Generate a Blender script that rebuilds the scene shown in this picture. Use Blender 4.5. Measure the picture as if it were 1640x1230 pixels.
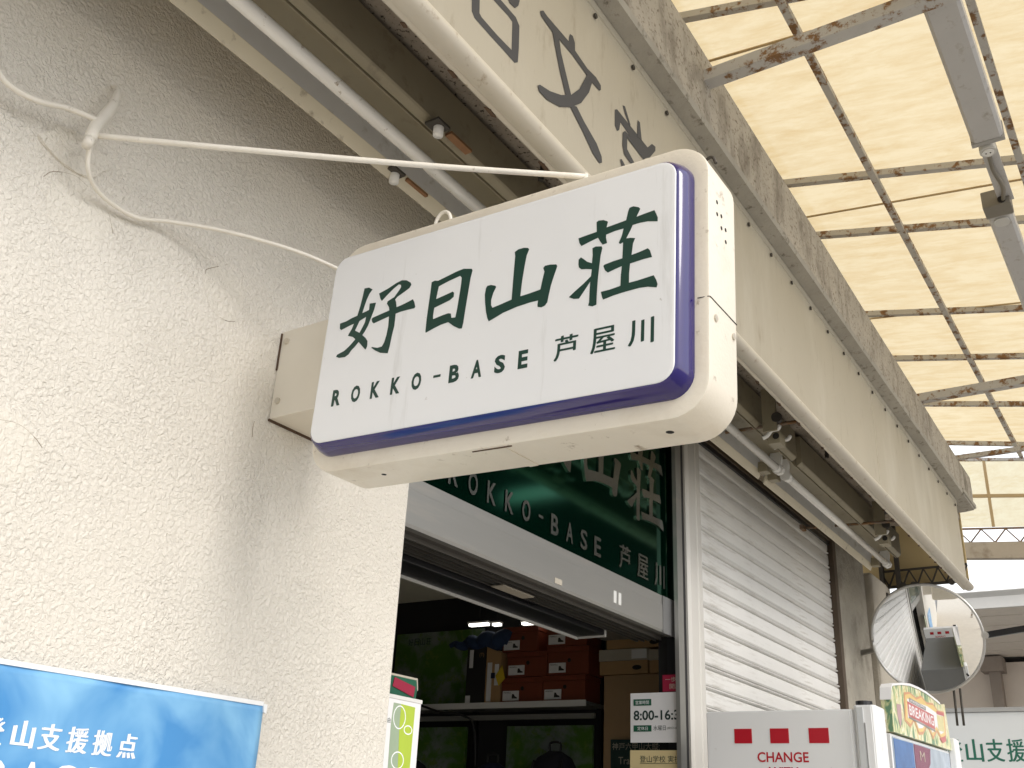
import bpy, bmesh, math, random
from mathutils import Matrix, Vector

for _o in list(bpy.data.objects):
    bpy.data.objects.remove(_o, do_unlink=True)
random.seed(7)
SC = bpy.context.scene
COL = SC.collection

# ---------------------------------------------------------------- camera, sky, sun, exposure
# world frame: x runs along the shop fronts, y runs into the shops (street is -y), z is up, metres
cam_data = bpy.data.cameras.new('camera')
cam_data.sensor_width = 36.0
cam_data.lens = 36.0 * 1618.56 / 1640.0
cam_data.clip_start = 0.05
cam_data.clip_end = 500
cam = bpy.data.objects.new('camera', cam_data)
COL.objects.link(cam)
cam.matrix_world = Matrix(((0.5448238, -0.36476907, -0.75505666, 0.0),
                           (-0.83724018, -0.1863091, -0.51411847, -1.75),
                           (0.04686059, 0.91226775, -0.40690495, 1.55),
                           (0, 0, 0, 1)))
SC.camera = cam

SUN_EL = math.radians(38)
SUN_AZ = math.radians(8)           # turned from the street side towards the viewer's back
sun_from = Vector((-math.sin(SUN_AZ) * math.cos(SUN_EL), -math.cos(SUN_AZ) * math.cos(SUN_EL), math.sin(SUN_EL)))
world = bpy.data.worlds.new('World')
SC.world = world
world.use_nodes = True
wn = world.node_tree
wn.nodes.clear()
w_out = wn.nodes.new('ShaderNodeOutputWorld')
w_bg = wn.nodes.new('ShaderNodeBackground')
w_sky = wn.nodes.new('ShaderNodeTexSky')
w_sky.sky_type = 'NISHITA'
w_sky.sun_disc = False
w_sky.sun_elevation = SUN_EL
w_sky.sun_rotation = math.atan2(sun_from.x, sun_from.y)
w_sky.air_density = 1.0
w_sky.dust_density = 2.0
w_sky.ozone_density = 0.6
w_bg.inputs['Strength'].default_value = 0.15
w_veil = wn.nodes.new('ShaderNodeMix')          # an even veil of white cloud over the whole sky
w_veil.data_type = 'RGBA'
w_veil.inputs[0].default_value = 0.75
w_veil.inputs[7].default_value = (6.6, 6.6, 6.6, 1)
wn.links.new(w_sky.outputs[0], w_veil.inputs[6])
wn.links.new(w_veil.outputs[2], w_bg.inputs[0])
wn.links.new(w_bg.outputs[0], w_out.inputs[0])

sun_data = bpy.data.lights.new('sun', 'SUN')
sun_data.energy = 0.8
sun_data.angle = math.radians(23)
sun_data.color = (1.0, 0.965, 0.92)
sun = bpy.data.objects.new('sun', sun_data)
COL.objects.link(sun)
sun.rotation_euler = sun_from.to_track_quat('Z', 'Y').to_euler()
sun.location = sun_from * 20

SC.view_settings.view_transform = 'Standard'
SC.view_settings.look = 'None'
SC.view_settings.gamma = 1.0
SC.view_settings.use_curve_mapping = False
SC.view_settings.exposure = 0.90
SC.cycles.use_denoising = True
SC.cycles.max_bounces = 10
SC.cycles.diffuse_bounces = 6
SC.cycles.sample_clamp_indirect = 6.0

# ---------------------------------------------------------------- outlines of the painted lettering
GLYPHS = {'kou':[[[-0.3236,0.1288],[-0.3103,0.1279],[-0.2993,0.1207],[-0.3065,0.1123],[-0.3121,0.0991],[-0.3161,0.0844],[-0.3198,0.0674],[-0.3084,0.0693],[-0.3009,0.071],[-0.3017,0.0867],[-0.2839,0.0848],[-0.2865,0.0688],[-0.2915,0.0524],[-0.2974,0.034],[-0.3052,0.0193],[-0.3105,0.0128],[-0.3001,0.0042],[-0.293,-0.0048],[-0.292,-0.0168],[-0.2948,-0.0243],[-0.2983,-0.0219],[-0.3183,-0.0018],[-0.3282,-0.0117],[-0.3362,-0.0176],[-0.3425,-0.0261],[-0.3521,-0.0307],[-0.3693,-0.0295],[-0.3786,-0.0252],[-0.3762,-0.0206],[-0.3574,-0.0156],[-0.3445,-0.0073],[-0.3355,0.0006],[-0.3289,0.0068],[-0.3379,0.0141],[-0.3525,0.0198],[-0.3502,0.0243],[-0.344,0.034],[-0.3396,0.0463],[-0.3536,0.0438],[-0.3752,0.0384],[-0.3799,0.0427],[-0.3817,0.0554],[-0.3639,0.0571],[-0.3489,0.0616],[-0.333,0.0641],[-0.3283,0.0871],[-0.3255,0.1089]],[[-0.3067,0.0557],[-0.3246,0.0497],[-0.3311,0.0346],[-0.3339,0.0286],[-0.3195,0.0201],[-0.3126,0.0329],[-0.3079,0.0428]],[[-0.2783,0.1057],[-0.2538,0.1121],[-0.2323,0.1203],[-0.2177,0.1234],[-0.2049,0.1202],[-0.1926,0.1117],[-0.19,0.1056],[-0.1945,0.099],[-0.2083,0.0925],[-0.2247,0.0854],[-0.2301,0.0801],[-0.2265,0.0727],[-0.2234,0.0601],[-0.2089,0.0622],[-0.1923,0.066],[-0.1805,0.0691],[-0.1758,0.0611],[-0.1718,0.0495],[-0.1738,0.0467],[-0.1945,0.0471],[-0.2115,0.0466],[-0.2236,0.045],[-0.2231,0.0331],[-0.223,0.0159],[-0.2261,-0.0047],[-0.2284,-0.0295],[-0.2317,-0.0451],[-0.2527,-0.04],[-0.2663,-0.0325],[-0.279,-0.0236],[-0.2781,-0.0217],[-0.2622,-0.0269],[-0.2499,-0.0262],[-0.245,-0.0177],[-0.2413,-0.0015],[-0.2396,0.0195],[-0.2411,0.0424],[-0.2577,0.0395],[-0.2822,0.0346],[-0.2866,0.0382],[-0.29,0.0466],[-0.2871,0.0492],[-0.2649,0.0531],[-0.2423,0.0567],[-0.2446,0.0649],[-0.2519,0.0753],[-0.2502,0.0804],[-0.2395,0.0845],[-0.2335,0.0864],[-0.2218,0.1001],[-0.2178,0.1068],[-0.2187,0.1125],[-0.2253,0.1153],[-0.2381,0.1084],[-0.254,0.0967],[-0.2674,0.0854],[-0.2721,0.0909]]],'nichi':[[[-0.1351,0.0985],[-0.127,0.1002],[-0.1183,0.0977],[-0.1,0.1017],[-0.0728,0.1078],[-0.0546,0.1101],[-0.0335,0.1047],[-0.0315,0.1006],[-0.0346,0.0835],[-0.037,0.0527],[-0.0398,0.0162],[-0.0419,-0.0159],[-0.0439,-0.0276],[-0.0507,-0.0268],[-0.0652,-0.018],[-0.0802,-0.006],[-0.0984,-0.0079],[-0.1163,-0.0123],[-0.1354,-0.0182],[-0.1366,-0.0142],[-0.1371,0.0129],[-0.1361,0.0506],[-0.1351,0.0802]],[[-0.1148,0.0839],[-0.0893,0.0906],[-0.0617,0.0955],[-0.057,0.0901],[-0.057,0.0742],[-0.0588,0.0454],[-0.0606,0.0209],[-0.0629,0.0009],[-0.0732,0.0021],[-0.0755,0.0123],[-0.0827,0.0145],[-0.0986,0.0128],[-0.1202,0.0093],[-0.1213,0.0178],[-0.1205,0.0355],[-0.1018,0.0396],[-0.0816,0.0444],[-0.073,0.0497],[-0.073,0.0591],[-0.0768,0.0626],[-0.0949,0.059],[-0.1182,0.055],[-0.1169,0.0674]]],'zan':[[[0.0066,0.0506],[0.0095,0.0551],[0.0183,0.055],[0.0296,0.0502],[0.031,0.0468],[0.0255,0.0359],[0.0216,0.0206],[0.0226,0.0092],[0.0265,0.0023],[0.0445,0.0052],[0.0707,0.0102],[0.0707,0.0353],[0.0708,0.0718],[0.0712,0.1067],[0.0693,0.1166],[0.0776,0.1206],[0.0904,0.1207],[0.1002,0.1177],[0.1032,0.1138],[0.0982,0.1017],[0.0949,0.0759],[0.092,0.0463],[0.0904,0.0126],[0.107,0.0137],[0.1356,0.0168],[0.1392,0.0387],[0.1423,0.0539],[0.139,0.0628],[0.1424,0.0669],[0.1547,0.0664],[0.1681,0.0633],[0.1704,0.0588],[0.1645,0.0404],[0.1587,0.0201],[0.155,-0.0005],[0.1529,-0.0146],[0.1483,-0.0203],[0.1403,-0.0224],[0.132,-0.0196],[0.1313,-0.0145],[0.1321,-0.0059],[0.1147,-0.0058],[0.0838,-0.0086],[0.0527,-0.0145],[0.0341,-0.0214],[0.0206,-0.0258],[0.0166,-0.0185],[0.0119,-0.0035],[0.0077,0.0177],[0.0052,0.0366]]],'sou':[[[0.2142,0.1081],[0.2267,0.1095],[0.2535,0.1116],[0.2522,0.1332],[0.2566,0.1355],[0.267,0.1336],[0.2753,0.1286],[0.2765,0.1262],[0.2738,0.1154],[0.296,0.1175],[0.3149,0.1194],[0.3184,0.1372],[0.3212,0.1448],[0.3291,0.1456],[0.3401,0.1402],[0.3432,0.1362],[0.3394,0.1279],[0.3357,0.1207],[0.3533,0.1228],[0.3722,0.1245],[0.3756,0.1162],[0.379,0.107],[0.3788,0.0989],[0.3595,0.1045],[0.3439,0.1059],[0.3286,0.1055],[0.3245,0.0959],[0.3161,0.0801],[0.325,0.0789],[0.3344,0.0757],[0.3302,0.0657],[0.3279,0.042],[0.3433,0.0439],[0.3605,0.0474],[0.3645,0.0423],[0.3691,0.0272],[0.3533,0.0273],[0.3254,0.025],[0.324,0.005],[0.3242,-0.0144],[0.3409,-0.014],[0.3729,-0.0111],[0.3778,-0.021],[0.3807,-0.0305],[0.3789,-0.0368],[0.362,-0.0314],[0.345,-0.0296],[0.3106,-0.0312],[0.2931,-0.033],[0.2726,-0.0365],[0.2705,-0.0316],[0.2674,-0.0194],[0.2848,-0.0192],[0.3072,-0.0166],[0.3075,0.0051],[0.3089,0.0238],[0.2952,0.0212],[0.2805,0.0175],[0.2743,0.0235],[0.2705,0.0336],[0.2728,0.036],[0.2907,0.0385],[0.3094,0.0398],[0.3098,0.0589],[0.3099,0.0736],[0.3038,0.0718],[0.301,0.0746],[0.3069,0.0884],[0.31,0.1031],[0.2925,0.1028],[0.2738,0.1001],[0.2736,0.0934],[0.2765,0.0812],[0.267,0.0803],[0.2616,0.0884],[0.2567,0.0981],[0.2378,0.0938],[0.2214,0.0894],[0.2168,0.0974]],[[0.2457,0.0781],[0.2528,0.0799],[0.2651,0.077],[0.2667,0.0725],[0.2638,0.0588],[0.2618,0.0347],[0.2599,0.0068],[0.2591,-0.021],[0.2591,-0.0438],[0.2512,-0.0454],[0.242,-0.0419],[0.2437,-0.0354],[0.2437,-0.0134],[0.2442,0.0077],[0.2323,-0.0087],[0.2218,-0.0227],[0.2105,-0.0207],[0.1999,-0.0148],[0.2117,-0.0058],[0.2296,0.0061],[0.2453,0.0185],[0.2463,0.033],[0.2343,0.0366],[0.2239,0.0386],[0.2185,0.0437],[0.2171,0.0503],[0.217,0.0607],[0.2216,0.0647],[0.227,0.0602],[0.2356,0.0517],[0.2461,0.0459],[0.247,0.0632]]]}
FASCIA_STROKES = [[[1.432,3.386],[1.438,3.331],[1.451,3.32],[1.515,3.319],[1.577,3.32],[1.626,3.319],[1.64,3.332],[1.641,3.381],[1.638,3.45],[1.62,3.464],[1.558,3.463],[1.519,3.462]],[[1.464,3.4],[1.468,3.35],[1.478,3.345],[1.543,3.344],[1.61,3.348],[1.606,3.437],[1.586,3.44],[1.528,3.437],[1.506,3.437]],[[1.574,3.496],[1.589,3.485],[1.612,3.488],[1.627,3.508],[1.632,3.531],[1.629,3.549]],[[1.73,3.578],[1.745,3.592],[1.764,3.589],[1.832,3.592],[1.883,3.594],[1.99,3.579],[2.041,3.586],[2.071,3.578],[2.072,3.562],[2.063,3.552],[2.02,3.55],[1.986,3.553],[1.904,3.562],[1.826,3.561],[1.796,3.557],[1.736,3.565]],[[1.795,3.562],[1.83,3.564],[1.843,3.522],[1.873,3.47],[1.903,3.42],[1.908,3.388],[1.935,3.402],[1.976,3.381],[2.051,3.354],[2.081,3.329],[2.084,3.309],[2.069,3.298],[2.032,3.306],[1.969,3.343],[1.905,3.375],[1.877,3.394],[1.839,3.459],[1.809,3.525]],[[1.734,3.327],[1.744,3.337],[1.793,3.352],[1.851,3.381],[1.903,3.42],[1.948,3.474],[1.99,3.559],[2.019,3.551],[2.001,3.5],[1.958,3.431],[1.905,3.379],[1.846,3.338],[1.781,3.315],[1.742,3.314]],[[1.889,3.627],[1.905,3.633],[1.918,3.617],[1.92,3.58],[1.883,3.589],[1.884,3.61]],[[2.161,3.553],[2.175,3.564],[2.245,3.563],[2.323,3.562],[2.383,3.561],[2.415,3.596],[2.441,3.602],[2.44,3.585],[2.398,3.532],[2.372,3.513],[2.303,3.516],[2.198,3.531],[2.189,3.496],[2.176,3.484],[2.162,3.495]],[[2.212,3.605],[2.226,3.612],[2.264,3.566],[2.259,3.557],[2.226,3.583]],[[2.313,3.619],[2.328,3.621],[2.341,3.558],[2.308,3.552]],[[2.212,3.503],[2.226,3.518],[2.274,3.521],[2.372,3.513],[2.352,3.494],[2.24,3.501],[2.24,3.459],[2.288,3.44],[2.264,3.422],[2.222,3.428],[2.21,3.454]],[[2.195,3.393],[2.204,3.399],[2.227,3.39],[2.204,3.375]]]

# ---------------------------------------------------------------- materials
MATS = {}


def nd(t, kind, **kw):
    n = t.nodes.new(kind)
    for k, v in kw.items():
        if k in n.inputs:
            n.inputs[k].default_value = v
        else:
            setattr(n, k, v)
    return n


def coords(t, scale=(1, 1, 1)):
    tc = nd(t, 'ShaderNodeTexCoord')
    mp = nd(t, 'ShaderNodeMapping')
    mp.inputs['Scale'].default_value = scale
    t.links.new(tc.outputs['Object'], mp.inputs['Vector'])
    return mp.outputs['Vector']


def noise(t, vec, scale, detail=4, rough=0.55, dist=0.0):
    n = nd(t, 'ShaderNodeTexNoise')
    n.inputs['Scale'].default_value = scale
    n.inputs['Detail'].default_value = detail
    n.inputs['Roughness'].default_value = rough
    n.inputs['Distortion'].default_value = dist
    t.links.new(vec, n.inputs['Vector'])
    return n.outputs['Fac']


def ramp(t, fac, a, b, ca=(0, 0, 0, 1), cb=(1, 1, 1, 1)):
    r = nd(t, 'ShaderNodeValToRGB')
    r.color_ramp.elements[0].position = a
    r.color_ramp.elements[1].position = b
    r.color_ramp.elements[0].color = ca
    r.color_ramp.elements[1].color = cb
    t.links.new(fac, r.inputs['Fac'])
    return r.outputs['Color']


def mixc(t, fac, a, b):
    m = nd(t, 'ShaderNodeMix')
    m.data_type = 'RGBA'
    for sock, v in ((m.inputs[0], fac), (m.inputs[6], a), (m.inputs[7], b)):
        if isinstance(v, (int, float)):
            sock.default_value = v
        elif isinstance(v, tuple):
            sock.default_value = (*v[:3], 1)
        else:
            t.links.new(v, sock)
    return m.outputs[2]


def mat(name, col, rough=0.6, metal=0.0, var=0.12, vscale=6.0, dirt=None, dirt2=None, bump=0.0, bscale=60.0,
        bdetail=3, stretch=(1, 1, 1), coat=0.0, aniso=0.0, spec=None, emit=None):
    """col: base colour; var: tonal variation; dirt=(colour, low, high, scale): patches of another colour"""
    if name in MATS:
        return MATS[name]
    m = bpy.data.materials.new(name)
    m.use_nodes = True
    t = m.node_tree
    b = t.nodes['Principled BSDF']
    b.inputs['Roughness'].default_value = rough
    b.inputs['Metallic'].default_value = metal
    if coat:
        b.inputs['Coat Weight'].default_value = coat
        b.inputs['Coat Roughness'].default_value = 0.08
    if aniso:
        b.inputs['Anisotropic'].default_value = aniso
    if spec is not None:
        b.inputs['Specular IOR Level'].default_value = spec
    if emit:
        b.inputs['Emission Color'].default_value = (*emit[0], 1)
        b.inputs['Emission Strength'].default_value = emit[1]
    v = coords(t, stretch)
    f = noise(t, v, vscale, 5, 0.6)
    dark = tuple(c * (1 - var) for c in col)
    lite = tuple(min(1, c * (1 + var * 0.6)) for c in col)
    c = mixc(t, f, dark, lite)
    for k, d in enumerate((dirt, dirt2)):
        if d:
            v2 = coords(t, d[4] if len(d) > 4 else stretch)
            g = ramp(t, noise(t, v2, d[3], 6, 0.65), d[1], d[2])
            c = mixc(t, g, c, d[0])
    t.links.new(c, b.inputs['Base Color'])
    if bump:
        bn = nd(t, 'ShaderNodeBump')
        bn.inputs['Strength'].default_value = 1.0
        bn.inputs['Distance'].default_value = bump
        t.links.new(noise(t, v, bscale, bdetail, 0.6), bn.inputs['Height'])
        t.links.new(bn.outputs['Normal'], b.inputs['Normal'])
    MATS[name] = m
    return m


def stucco_mat(name, col, scale, dist, dirtcol):
    m = bpy.data.materials.new(name)
    m.use_nodes = True
    t = m.node_tree
    b = t.nodes['Principled BSDF']
    b.inputs['Roughness'].default_value = 0.42
    v = coords(t)
    big = noise(t, v, 1.6, 4, 0.6)
    c = mixc(t, big, tuple(x * 0.93 for x in col), col)
    pits = ramp(t, noise(t, v, scale * 1.15, 3, 0.6), 0.31, 0.37, (1, 1, 1, 1), (0, 0, 0, 1))
    area = ramp(t, noise(t, v, 2.3, 3, 0.5), 0.42, 0.68)
    mul = nd(t, 'ShaderNodeMath', operation='MULTIPLY')
    t.links.new(pits, mul.inputs[0])
    t.links.new(area, mul.inputs[1])
    mul2 = nd(t, 'ShaderNodeMath', operation='MULTIPLY')
    mul2.inputs[1].default_value = 0.55
    t.links.new(mul.outputs[0], mul2.inputs[0])
    c = mixc(t, mul2.outputs[0], c, dirtcol)
    t.links.new(c, b.inputs['Base Color'])
    n1 = ramp(t, noise(t, v, scale, 2, 0.5, 0.7), 0.33, 0.66)
    vo = nd(t, 'ShaderNodeTexVoronoi', feature='SMOOTH_F1')
    vo.inputs['Scale'].default_value = scale * 0.75
    vo.inputs['Smoothness'].default_value = 0.6
    t.links.new(v, vo.inputs['Vector'])
    n3 = noise(t, v, scale * 3.2, 3, 0.6)
    a1 = nd(t, 'ShaderNodeMath', operation='MULTIPLY_ADD')
    a1.inputs[1].default_value = 0.55
    t.links.new(vo.outputs['Distance'], a1.inputs[0])
    t.links.new(n1, a1.inputs[2])
    a2 = nd(t, 'ShaderNodeMath', operation='MULTIPLY_ADD')
    a2.inputs[1].default_value = 0.35
    t.links.new(n3, a2.inputs[0])
    t.links.new(a1.outputs[0], a2.inputs[2])
    soft = ramp(t, noise(t, v, 3.1, 4, 0.6), 0.36, 0.66, (0.60, 0.60, 0.60, 1))
    a3 = nd(t, 'ShaderNodeMath', operation='MULTIPLY')
    t.links.new(a2.outputs[0], a3.inputs[0])
    t.links.new(soft, a3.inputs[1])
    a2 = a3
    bn = nd(t, 'ShaderNodeBump')
    bn.inputs['Strength'].default_value = 0.9
    bn.inputs['Distance'].default_value = dist
    t.links.new(a2.outputs[0], bn.inputs['Height'])
    t.links.new(bn.outputs['Normal'], b.inputs['Normal'])
    MATS[name] = m
    return m


def rust_mat(name, paint, amount=0.5):
    m = bpy.data.materials.new(name)
    m.use_nodes = True
    t = m.node_tree
    b = t.nodes['Principled BSDF']
    v = coords(t)
    base = mixc(t, noise(t, v, 9, 4), tuple(c * 0.82 for c in paint), paint)
    f = ramp(t, noise(t, v, 15, 7, 0.7), 1 - amount, 1 - amount + 0.07)
    rcol = mixc(t, noise(t, v, 60, 4), (0.10, 0.045, 0.018), (0.30, 0.16, 0.06))
    t.links.new(mixc(t, f, base, rcol), b.inputs['Base Color'])
    b.inputs['Roughness'].default_value = 0.7
    bn = nd(t, 'ShaderNodeBump')
    bn.inputs['Distance'].default_value = 0.002
    t.links.new(noise(t, v, 80, 4), bn.inputs['Height'])
    t.links.new(bn.outputs['Normal'], b.inputs['Normal'])
    MATS[name] = m
    return m


def sheet_mat(name, col, through=0.12):
    """weathered fibreglass sheet: light comes through it, mostly scattered"""
    m = bpy.data.materials.new(name)
    m.use_nodes = True
    t = m.node_tree
    t.nodes.clear()
    out = nd(t, 'ShaderNodeOutputMaterial')
    v = coords(t, (1, 1, 1))
    vs = coords(t, (5.0, 1.2, 3.0))
    stain = ramp(t, noise(t, vs, 2.6, 9, 0.70, 0.3), 0.40, 0.72)
    c = mixc(t, noise(t, v, 1.2, 4), tuple(x * 0.92 for x in col), col)
    c = mixc(t, stain, c, tuple(x * k for x, k in zip(col, (0.80, 0.69, 0.50))))
    spots = ramp(t, noise(t, vs, 16, 8, 0.75), 0.66, 0.80)
    c = mixc(t, spots, c, (0.42, 0.28, 0.12))
    tr = nd(t, 'ShaderNodeBsdfTranslucent')
    df = nd(t, 'ShaderNodeBsdfDiffuse')
    tp = nd(t, 'ShaderNodeBsdfTransparent')
    t.links.new(c, tr.inputs['Color'])
    t.links.new(c, df.inputs['Color'])
    tp.inputs['Color'].default_value = (0.95, 0.88, 0.70, 1)
    m1 = nd(t, 'ShaderNodeMixShader')
    m1.inputs[0].default_value = 0.15
    t.links.new(tr.outputs[0], m1.inputs[1])
    t.links.new(df.outputs[0], m1.inputs[2])
    m2 = nd(t, 'ShaderNodeMixShader')
    m2.inputs[0].default_value = through
    t.links.new(m1.outputs[0], m2.inputs[1])
    t.links.new(tp.outputs[0], m2.inputs[2])
    t.links.new(m2.outputs[0], out.inputs['Surface'])
    MATS[name] = m
    return m


def cloud_print_mat(name):
    m = bpy.data.materials.new(name)
    m.use_nodes = True
    t = m.node_tree
    b = t.nodes['Principled BSDF']
    v = coords(t, (1.0, 1.0, 1.25))
    f = noise(t, v, 4.6, 4, 0.5, 0.6)
    c = ramp(t, f, 0.38, 0.66, (0.065, 0.27, 0.60, 1), (0.27, 0.56, 0.83, 1))
    t.links.new(c, b.inputs['Base Color'])
    b.inputs['Roughness'].default_value = 0.35
    MATS[name] = m
    return m


def map_print_mat(name):
    m = bpy.data.materials.new(name)
    m.use_nodes = True
    t = m.node_tree
    b = t.nodes['Principled BSDF']
    v = coords(t)
    f = noise(t, v, 5.0, 6, 0.62, 0.4)
    c = ramp(t, f, 0.44, 0.58, (0.07, 0.17, 0.02, 1), (0.22, 0.25, 0.23, 1))
    g = ramp(t, noise(t, v, 17, 6, 0.7), 0.55, 0.62)
    c = mixc(t, g, c, (0.13, 0.21, 0.04))
    t.links.new(c, b.inputs['Base Color'])
    b.inputs['Roughness'].default_value = 0.3
    MATS[name] = m
    return m


def jungle_print_mat(name):
    m = bpy.data.materials.new(name)
    m.use_nodes = True
    t = m.node_tree
    b = t.nodes['Principled BSDF']
    v = coords(t, (1.0, 1.0, 0.35))
    f = noise(t, v, 26, 2, 0.5, 1.2)
    r = nd(t, 'ShaderNodeValToRGB')
    cr = r.color_ramp
    cr.interpolation = 'CONSTANT'
    cr.elements[0].position = 0.0
    cr.elements[0].color = (0.16, 0.30, 0.18, 1)
    cr.elements[1].position = 0.40
    cr.elements[1].color = (0.42, 0.50, 0.26, 1)
    for p, c in ((0.47, (0.72, 0.70, 0.42, 1)), (0.55, (0.82, 0.80, 0.62, 1)), (0.62, (0.66, 0.56, 0.24, 1))):
        e = cr.elements.new(p)
        e.color = c
    t.links.new(f, r.inputs['Fac'])
    t.links.new(r.outputs['Color'], b.inputs['Base Color'])
    b.inputs['Roughness'].default_value = 0.3
    MATS[name] = m
    return m


stucco = stucco_mat('stucco', (0.78, 0.742, 0.67), 112, 0.0034, (0.42, 0.37, 0.29))
plaster = stucco_mat('plaster_patch', (0.765, 0.727, 0.65), 90, 0.0026, (0.42, 0.37, 0.29))
concrete = mat('concrete_soffit', (0.36, 0.315, 0.265), 0.9, var=0.3, vscale=9, dirt=((0.040, 0.032, 0.025), 0.56, 0.63, 75),
               dirt2=((0.13, 0.105, 0.08), 0.52, 0.75, 3.5), bump=0.004, bscale=70)
beam_mat = mat('beam_concrete', (0.46, 0.425, 0.37), 0.9, var=0.3, vscale=8, dirt=((0.14, 0.12, 0.095), 0.48, 0.74, 9, (0.9, 1, 0.35)),
               dirt2=((0.17, 0.14, 0.105), 0.54, 0.66, 60), bump=0.005, bscale=60)
render_grey = mat('grey_render', (0.40, 0.37, 0.31), 0.9, var=0.25, vscale=4, dirt=((0.17, 0.15, 0.12), 0.5, 0.8, 5), bump=0.012, bscale=22, bdetail=5)
fascia_mat = mat('fascia_paint', (0.445, 0.405, 0.322), 0.48, var=0.10, vscale=2.5, stretch=(1.3, 1, 0.35),
                 dirt=((0.28, 0.23, 0.16), 0.58, 0.78, 20, (1, 1, 0.22)), dirt2=((0.52, 0.485, 0.405), 0.50, 0.72, 2.2), bump=0.0007, bscale=60)
roll_mat = mat('rolled_edge_paint', (0.62, 0.57, 0.475), 0.42, var=0.10, vscale=7, dirt=((0.38, 0.30, 0.20), 0.60, 0.72, 24))
flash_mat = mat('flashing_cement', (0.40, 0.375, 0.325), 0.85, var=0.3, vscale=7, dirt=((0.15, 0.13, 0.10), 0.56, 0.7, 25), bump=0.004, bscale=40)
ink = mat('fascia_lettering_ink', (0.048, 0.048, 0.052), 0.6, var=0.12)
cream_paint = mat('cream_sign_paint', (0.79, 0.73, 0.62), 0.38, var=0.10, vscale=5, dirt2=((0.62, 0.54, 0.42), 0.54, 0.84, 5), dirt=((0.34, 0.27, 0.19), 0.63, 0.74, 26), bump=0.0006, bscale=120)
white_acrylic = mat('white_acrylic', (0.80, 0.81, 0.83), 0.22, var=0.03, vscale=3, dirt=((0.56, 0.56, 0.55), 0.60, 0.86, 3.0, (1, 6, 0.6)), dirt2=((0.42, 0.40, 0.37), 0.70, 0.77, 40))
blue_acrylic = mat('blue_acrylic', (0.012, 0.004, 0.125), 0.14, var=0.15, vscale=5, coat=0.6)
sign_green = mat('sign_green_print', (0.009, 0.046, 0.034), 0.4, var=0.08)
cord_white = mat('white_painted_cord', (0.80, 0.76, 0.68), 0.5, var=0.12, vscale=30, dirt=((0.42, 0.37, 0.30), 0.64, 0.74, 50), bump=0.0008, bscale=140)
box_paint = mat('support_box_paint', (0.76, 0.715, 0.62), 0.4, var=0.07, vscale=6)
screw_mat = mat('screw_paint', (0.62, 0.57, 0.48), 0.4, metal=0.3)
dark_hole = mat('dark_hole', (0.02, 0.018, 0.015), 0.9)
rust_spot = mat('rust_chip', (0.10, 0.06, 0.035), 0.9, var=0.4, vscale=60)
lip_cream = mat('luminaire_lip_paint', (0.66, 0.60, 0.46), 0.45, var=0.15, vscale=6, dirt=((0.25, 0.20, 0.13), 0.60, 0.74, 18))
refl_grey = mat('luminaire_reflector', (0.60, 0.60, 0.60), 0.4, var=0.12, vscale=8, dirt=((0.32, 0.29, 0.24), 0.58, 0.76, 14))
refl_olive = mat('luminaire_base_paint', (0.27, 0.235, 0.16), 0.5, var=0.15, vscale=6, dirt=((0.16, 0.13, 0.085), 0.56, 0.74, 14))
tube_mat = mat('dead_tube_glass', (0.78, 0.76, 0.71), 0.16, var=0.10, vscale=20, dirt=((0.36, 0.30, 0.22), 0.62, 0.70, 40), coat=0.5)
socket_white = mat('socket_white', (0.76, 0.75, 0.72), 0.35, var=0.08)
brown_label = mat('brown_tape', (0.23, 0.115, 0.05), 0.7, var=0.3, vscale=30)
steel_dark = mat('dark_steel', (0.07, 0.062, 0.052), 0.6, metal=0.4, var=0.3, vscale=20)
rust_pale = rust_mat('rusty_white_bar', (0.54, 0.525, 0.50), 0.49)
rust_dark = rust_mat('rusty_rod', (0.20, 0.15, 0.11), 0.52)
sheet = sheet_mat('roof_sheet', (0.57, 0.475, 0.30))
gable_sheet = sheet_mat('gable_sheet', (0.97, 0.88, 0.60), 0.30)
seam_mat = mat('sheet_seam', (0.50, 0.37, 0.20), 0.7)
lum_grey = mat('batten_grey', (0.50, 0.49, 0.48), 0.45, var=0.14, vscale=10, dirt=((0.27, 0.235, 0.19), 0.56, 0.76, 20))
fit_box = mat('fitting_box', (0.20, 0.18, 0.145), 0.6, var=0.2)
plug_grey = mat('plug_plastic', (0.56, 0.55, 0.52), 0.4)
tan_panel = mat('tan_board', (0.52, 0.40, 0.20), 0.8, var=0.15, vscale=4)
alu = mat('aluminium_band', (0.42, 0.415, 0.395), 0.42, metal=0.75, var=0.10, vscale=4, stretch=(0.4, 1, 4), dirt=((0.50, 0.47, 0.42), 0.58, 0.82, 4))
alu_dark = mat('track_aluminium', (0.17, 0.16, 0.145), 0.4, metal=0.7, var=0.2, vscale=14)
black_met = mat('black_steel', (0.014, 0.014, 0.016), 0.35, var=0.2)
white_trim = mat('white_trim', (0.70, 0.70, 0.68), 0.4, var=0.06)
green_panel = mat('green_metal', (0.003, 0.095, 0.050), 0.075, metal=0.95, var=0.15, vscale=3)
letter_silver = mat('letter_silver', (0.46, 0.46, 0.42), 0.25, metal=1.0, var=0.25, vscale=5)
jamb_white = mat('jamb_paint', (0.62, 0.60, 0.56), 0.45, var=0.10, vscale=3, stretch=(3, 3, 0.5), dirt=((0.40, 0.37, 0.31), 0.56, 0.8, 4))
slat_mat = mat('shutter_slat', (0.76, 0.75, 0.725), 0.45, var=0.12, vscale=4, stretch=(1, 1, 2), dirt=((0.42, 0.385, 0.33), 0.56, 0.84, 7, (0.6, 1, 5)),
               dirt2=((0.19, 0.12, 0.065), 0.69, 0.76, 26, (0.5, 1, 1.5)), bump=0.0008, bscale=40)
guide_brown = mat('guide_brown', (0.085, 0.06, 0.04), 0.7)
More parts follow.
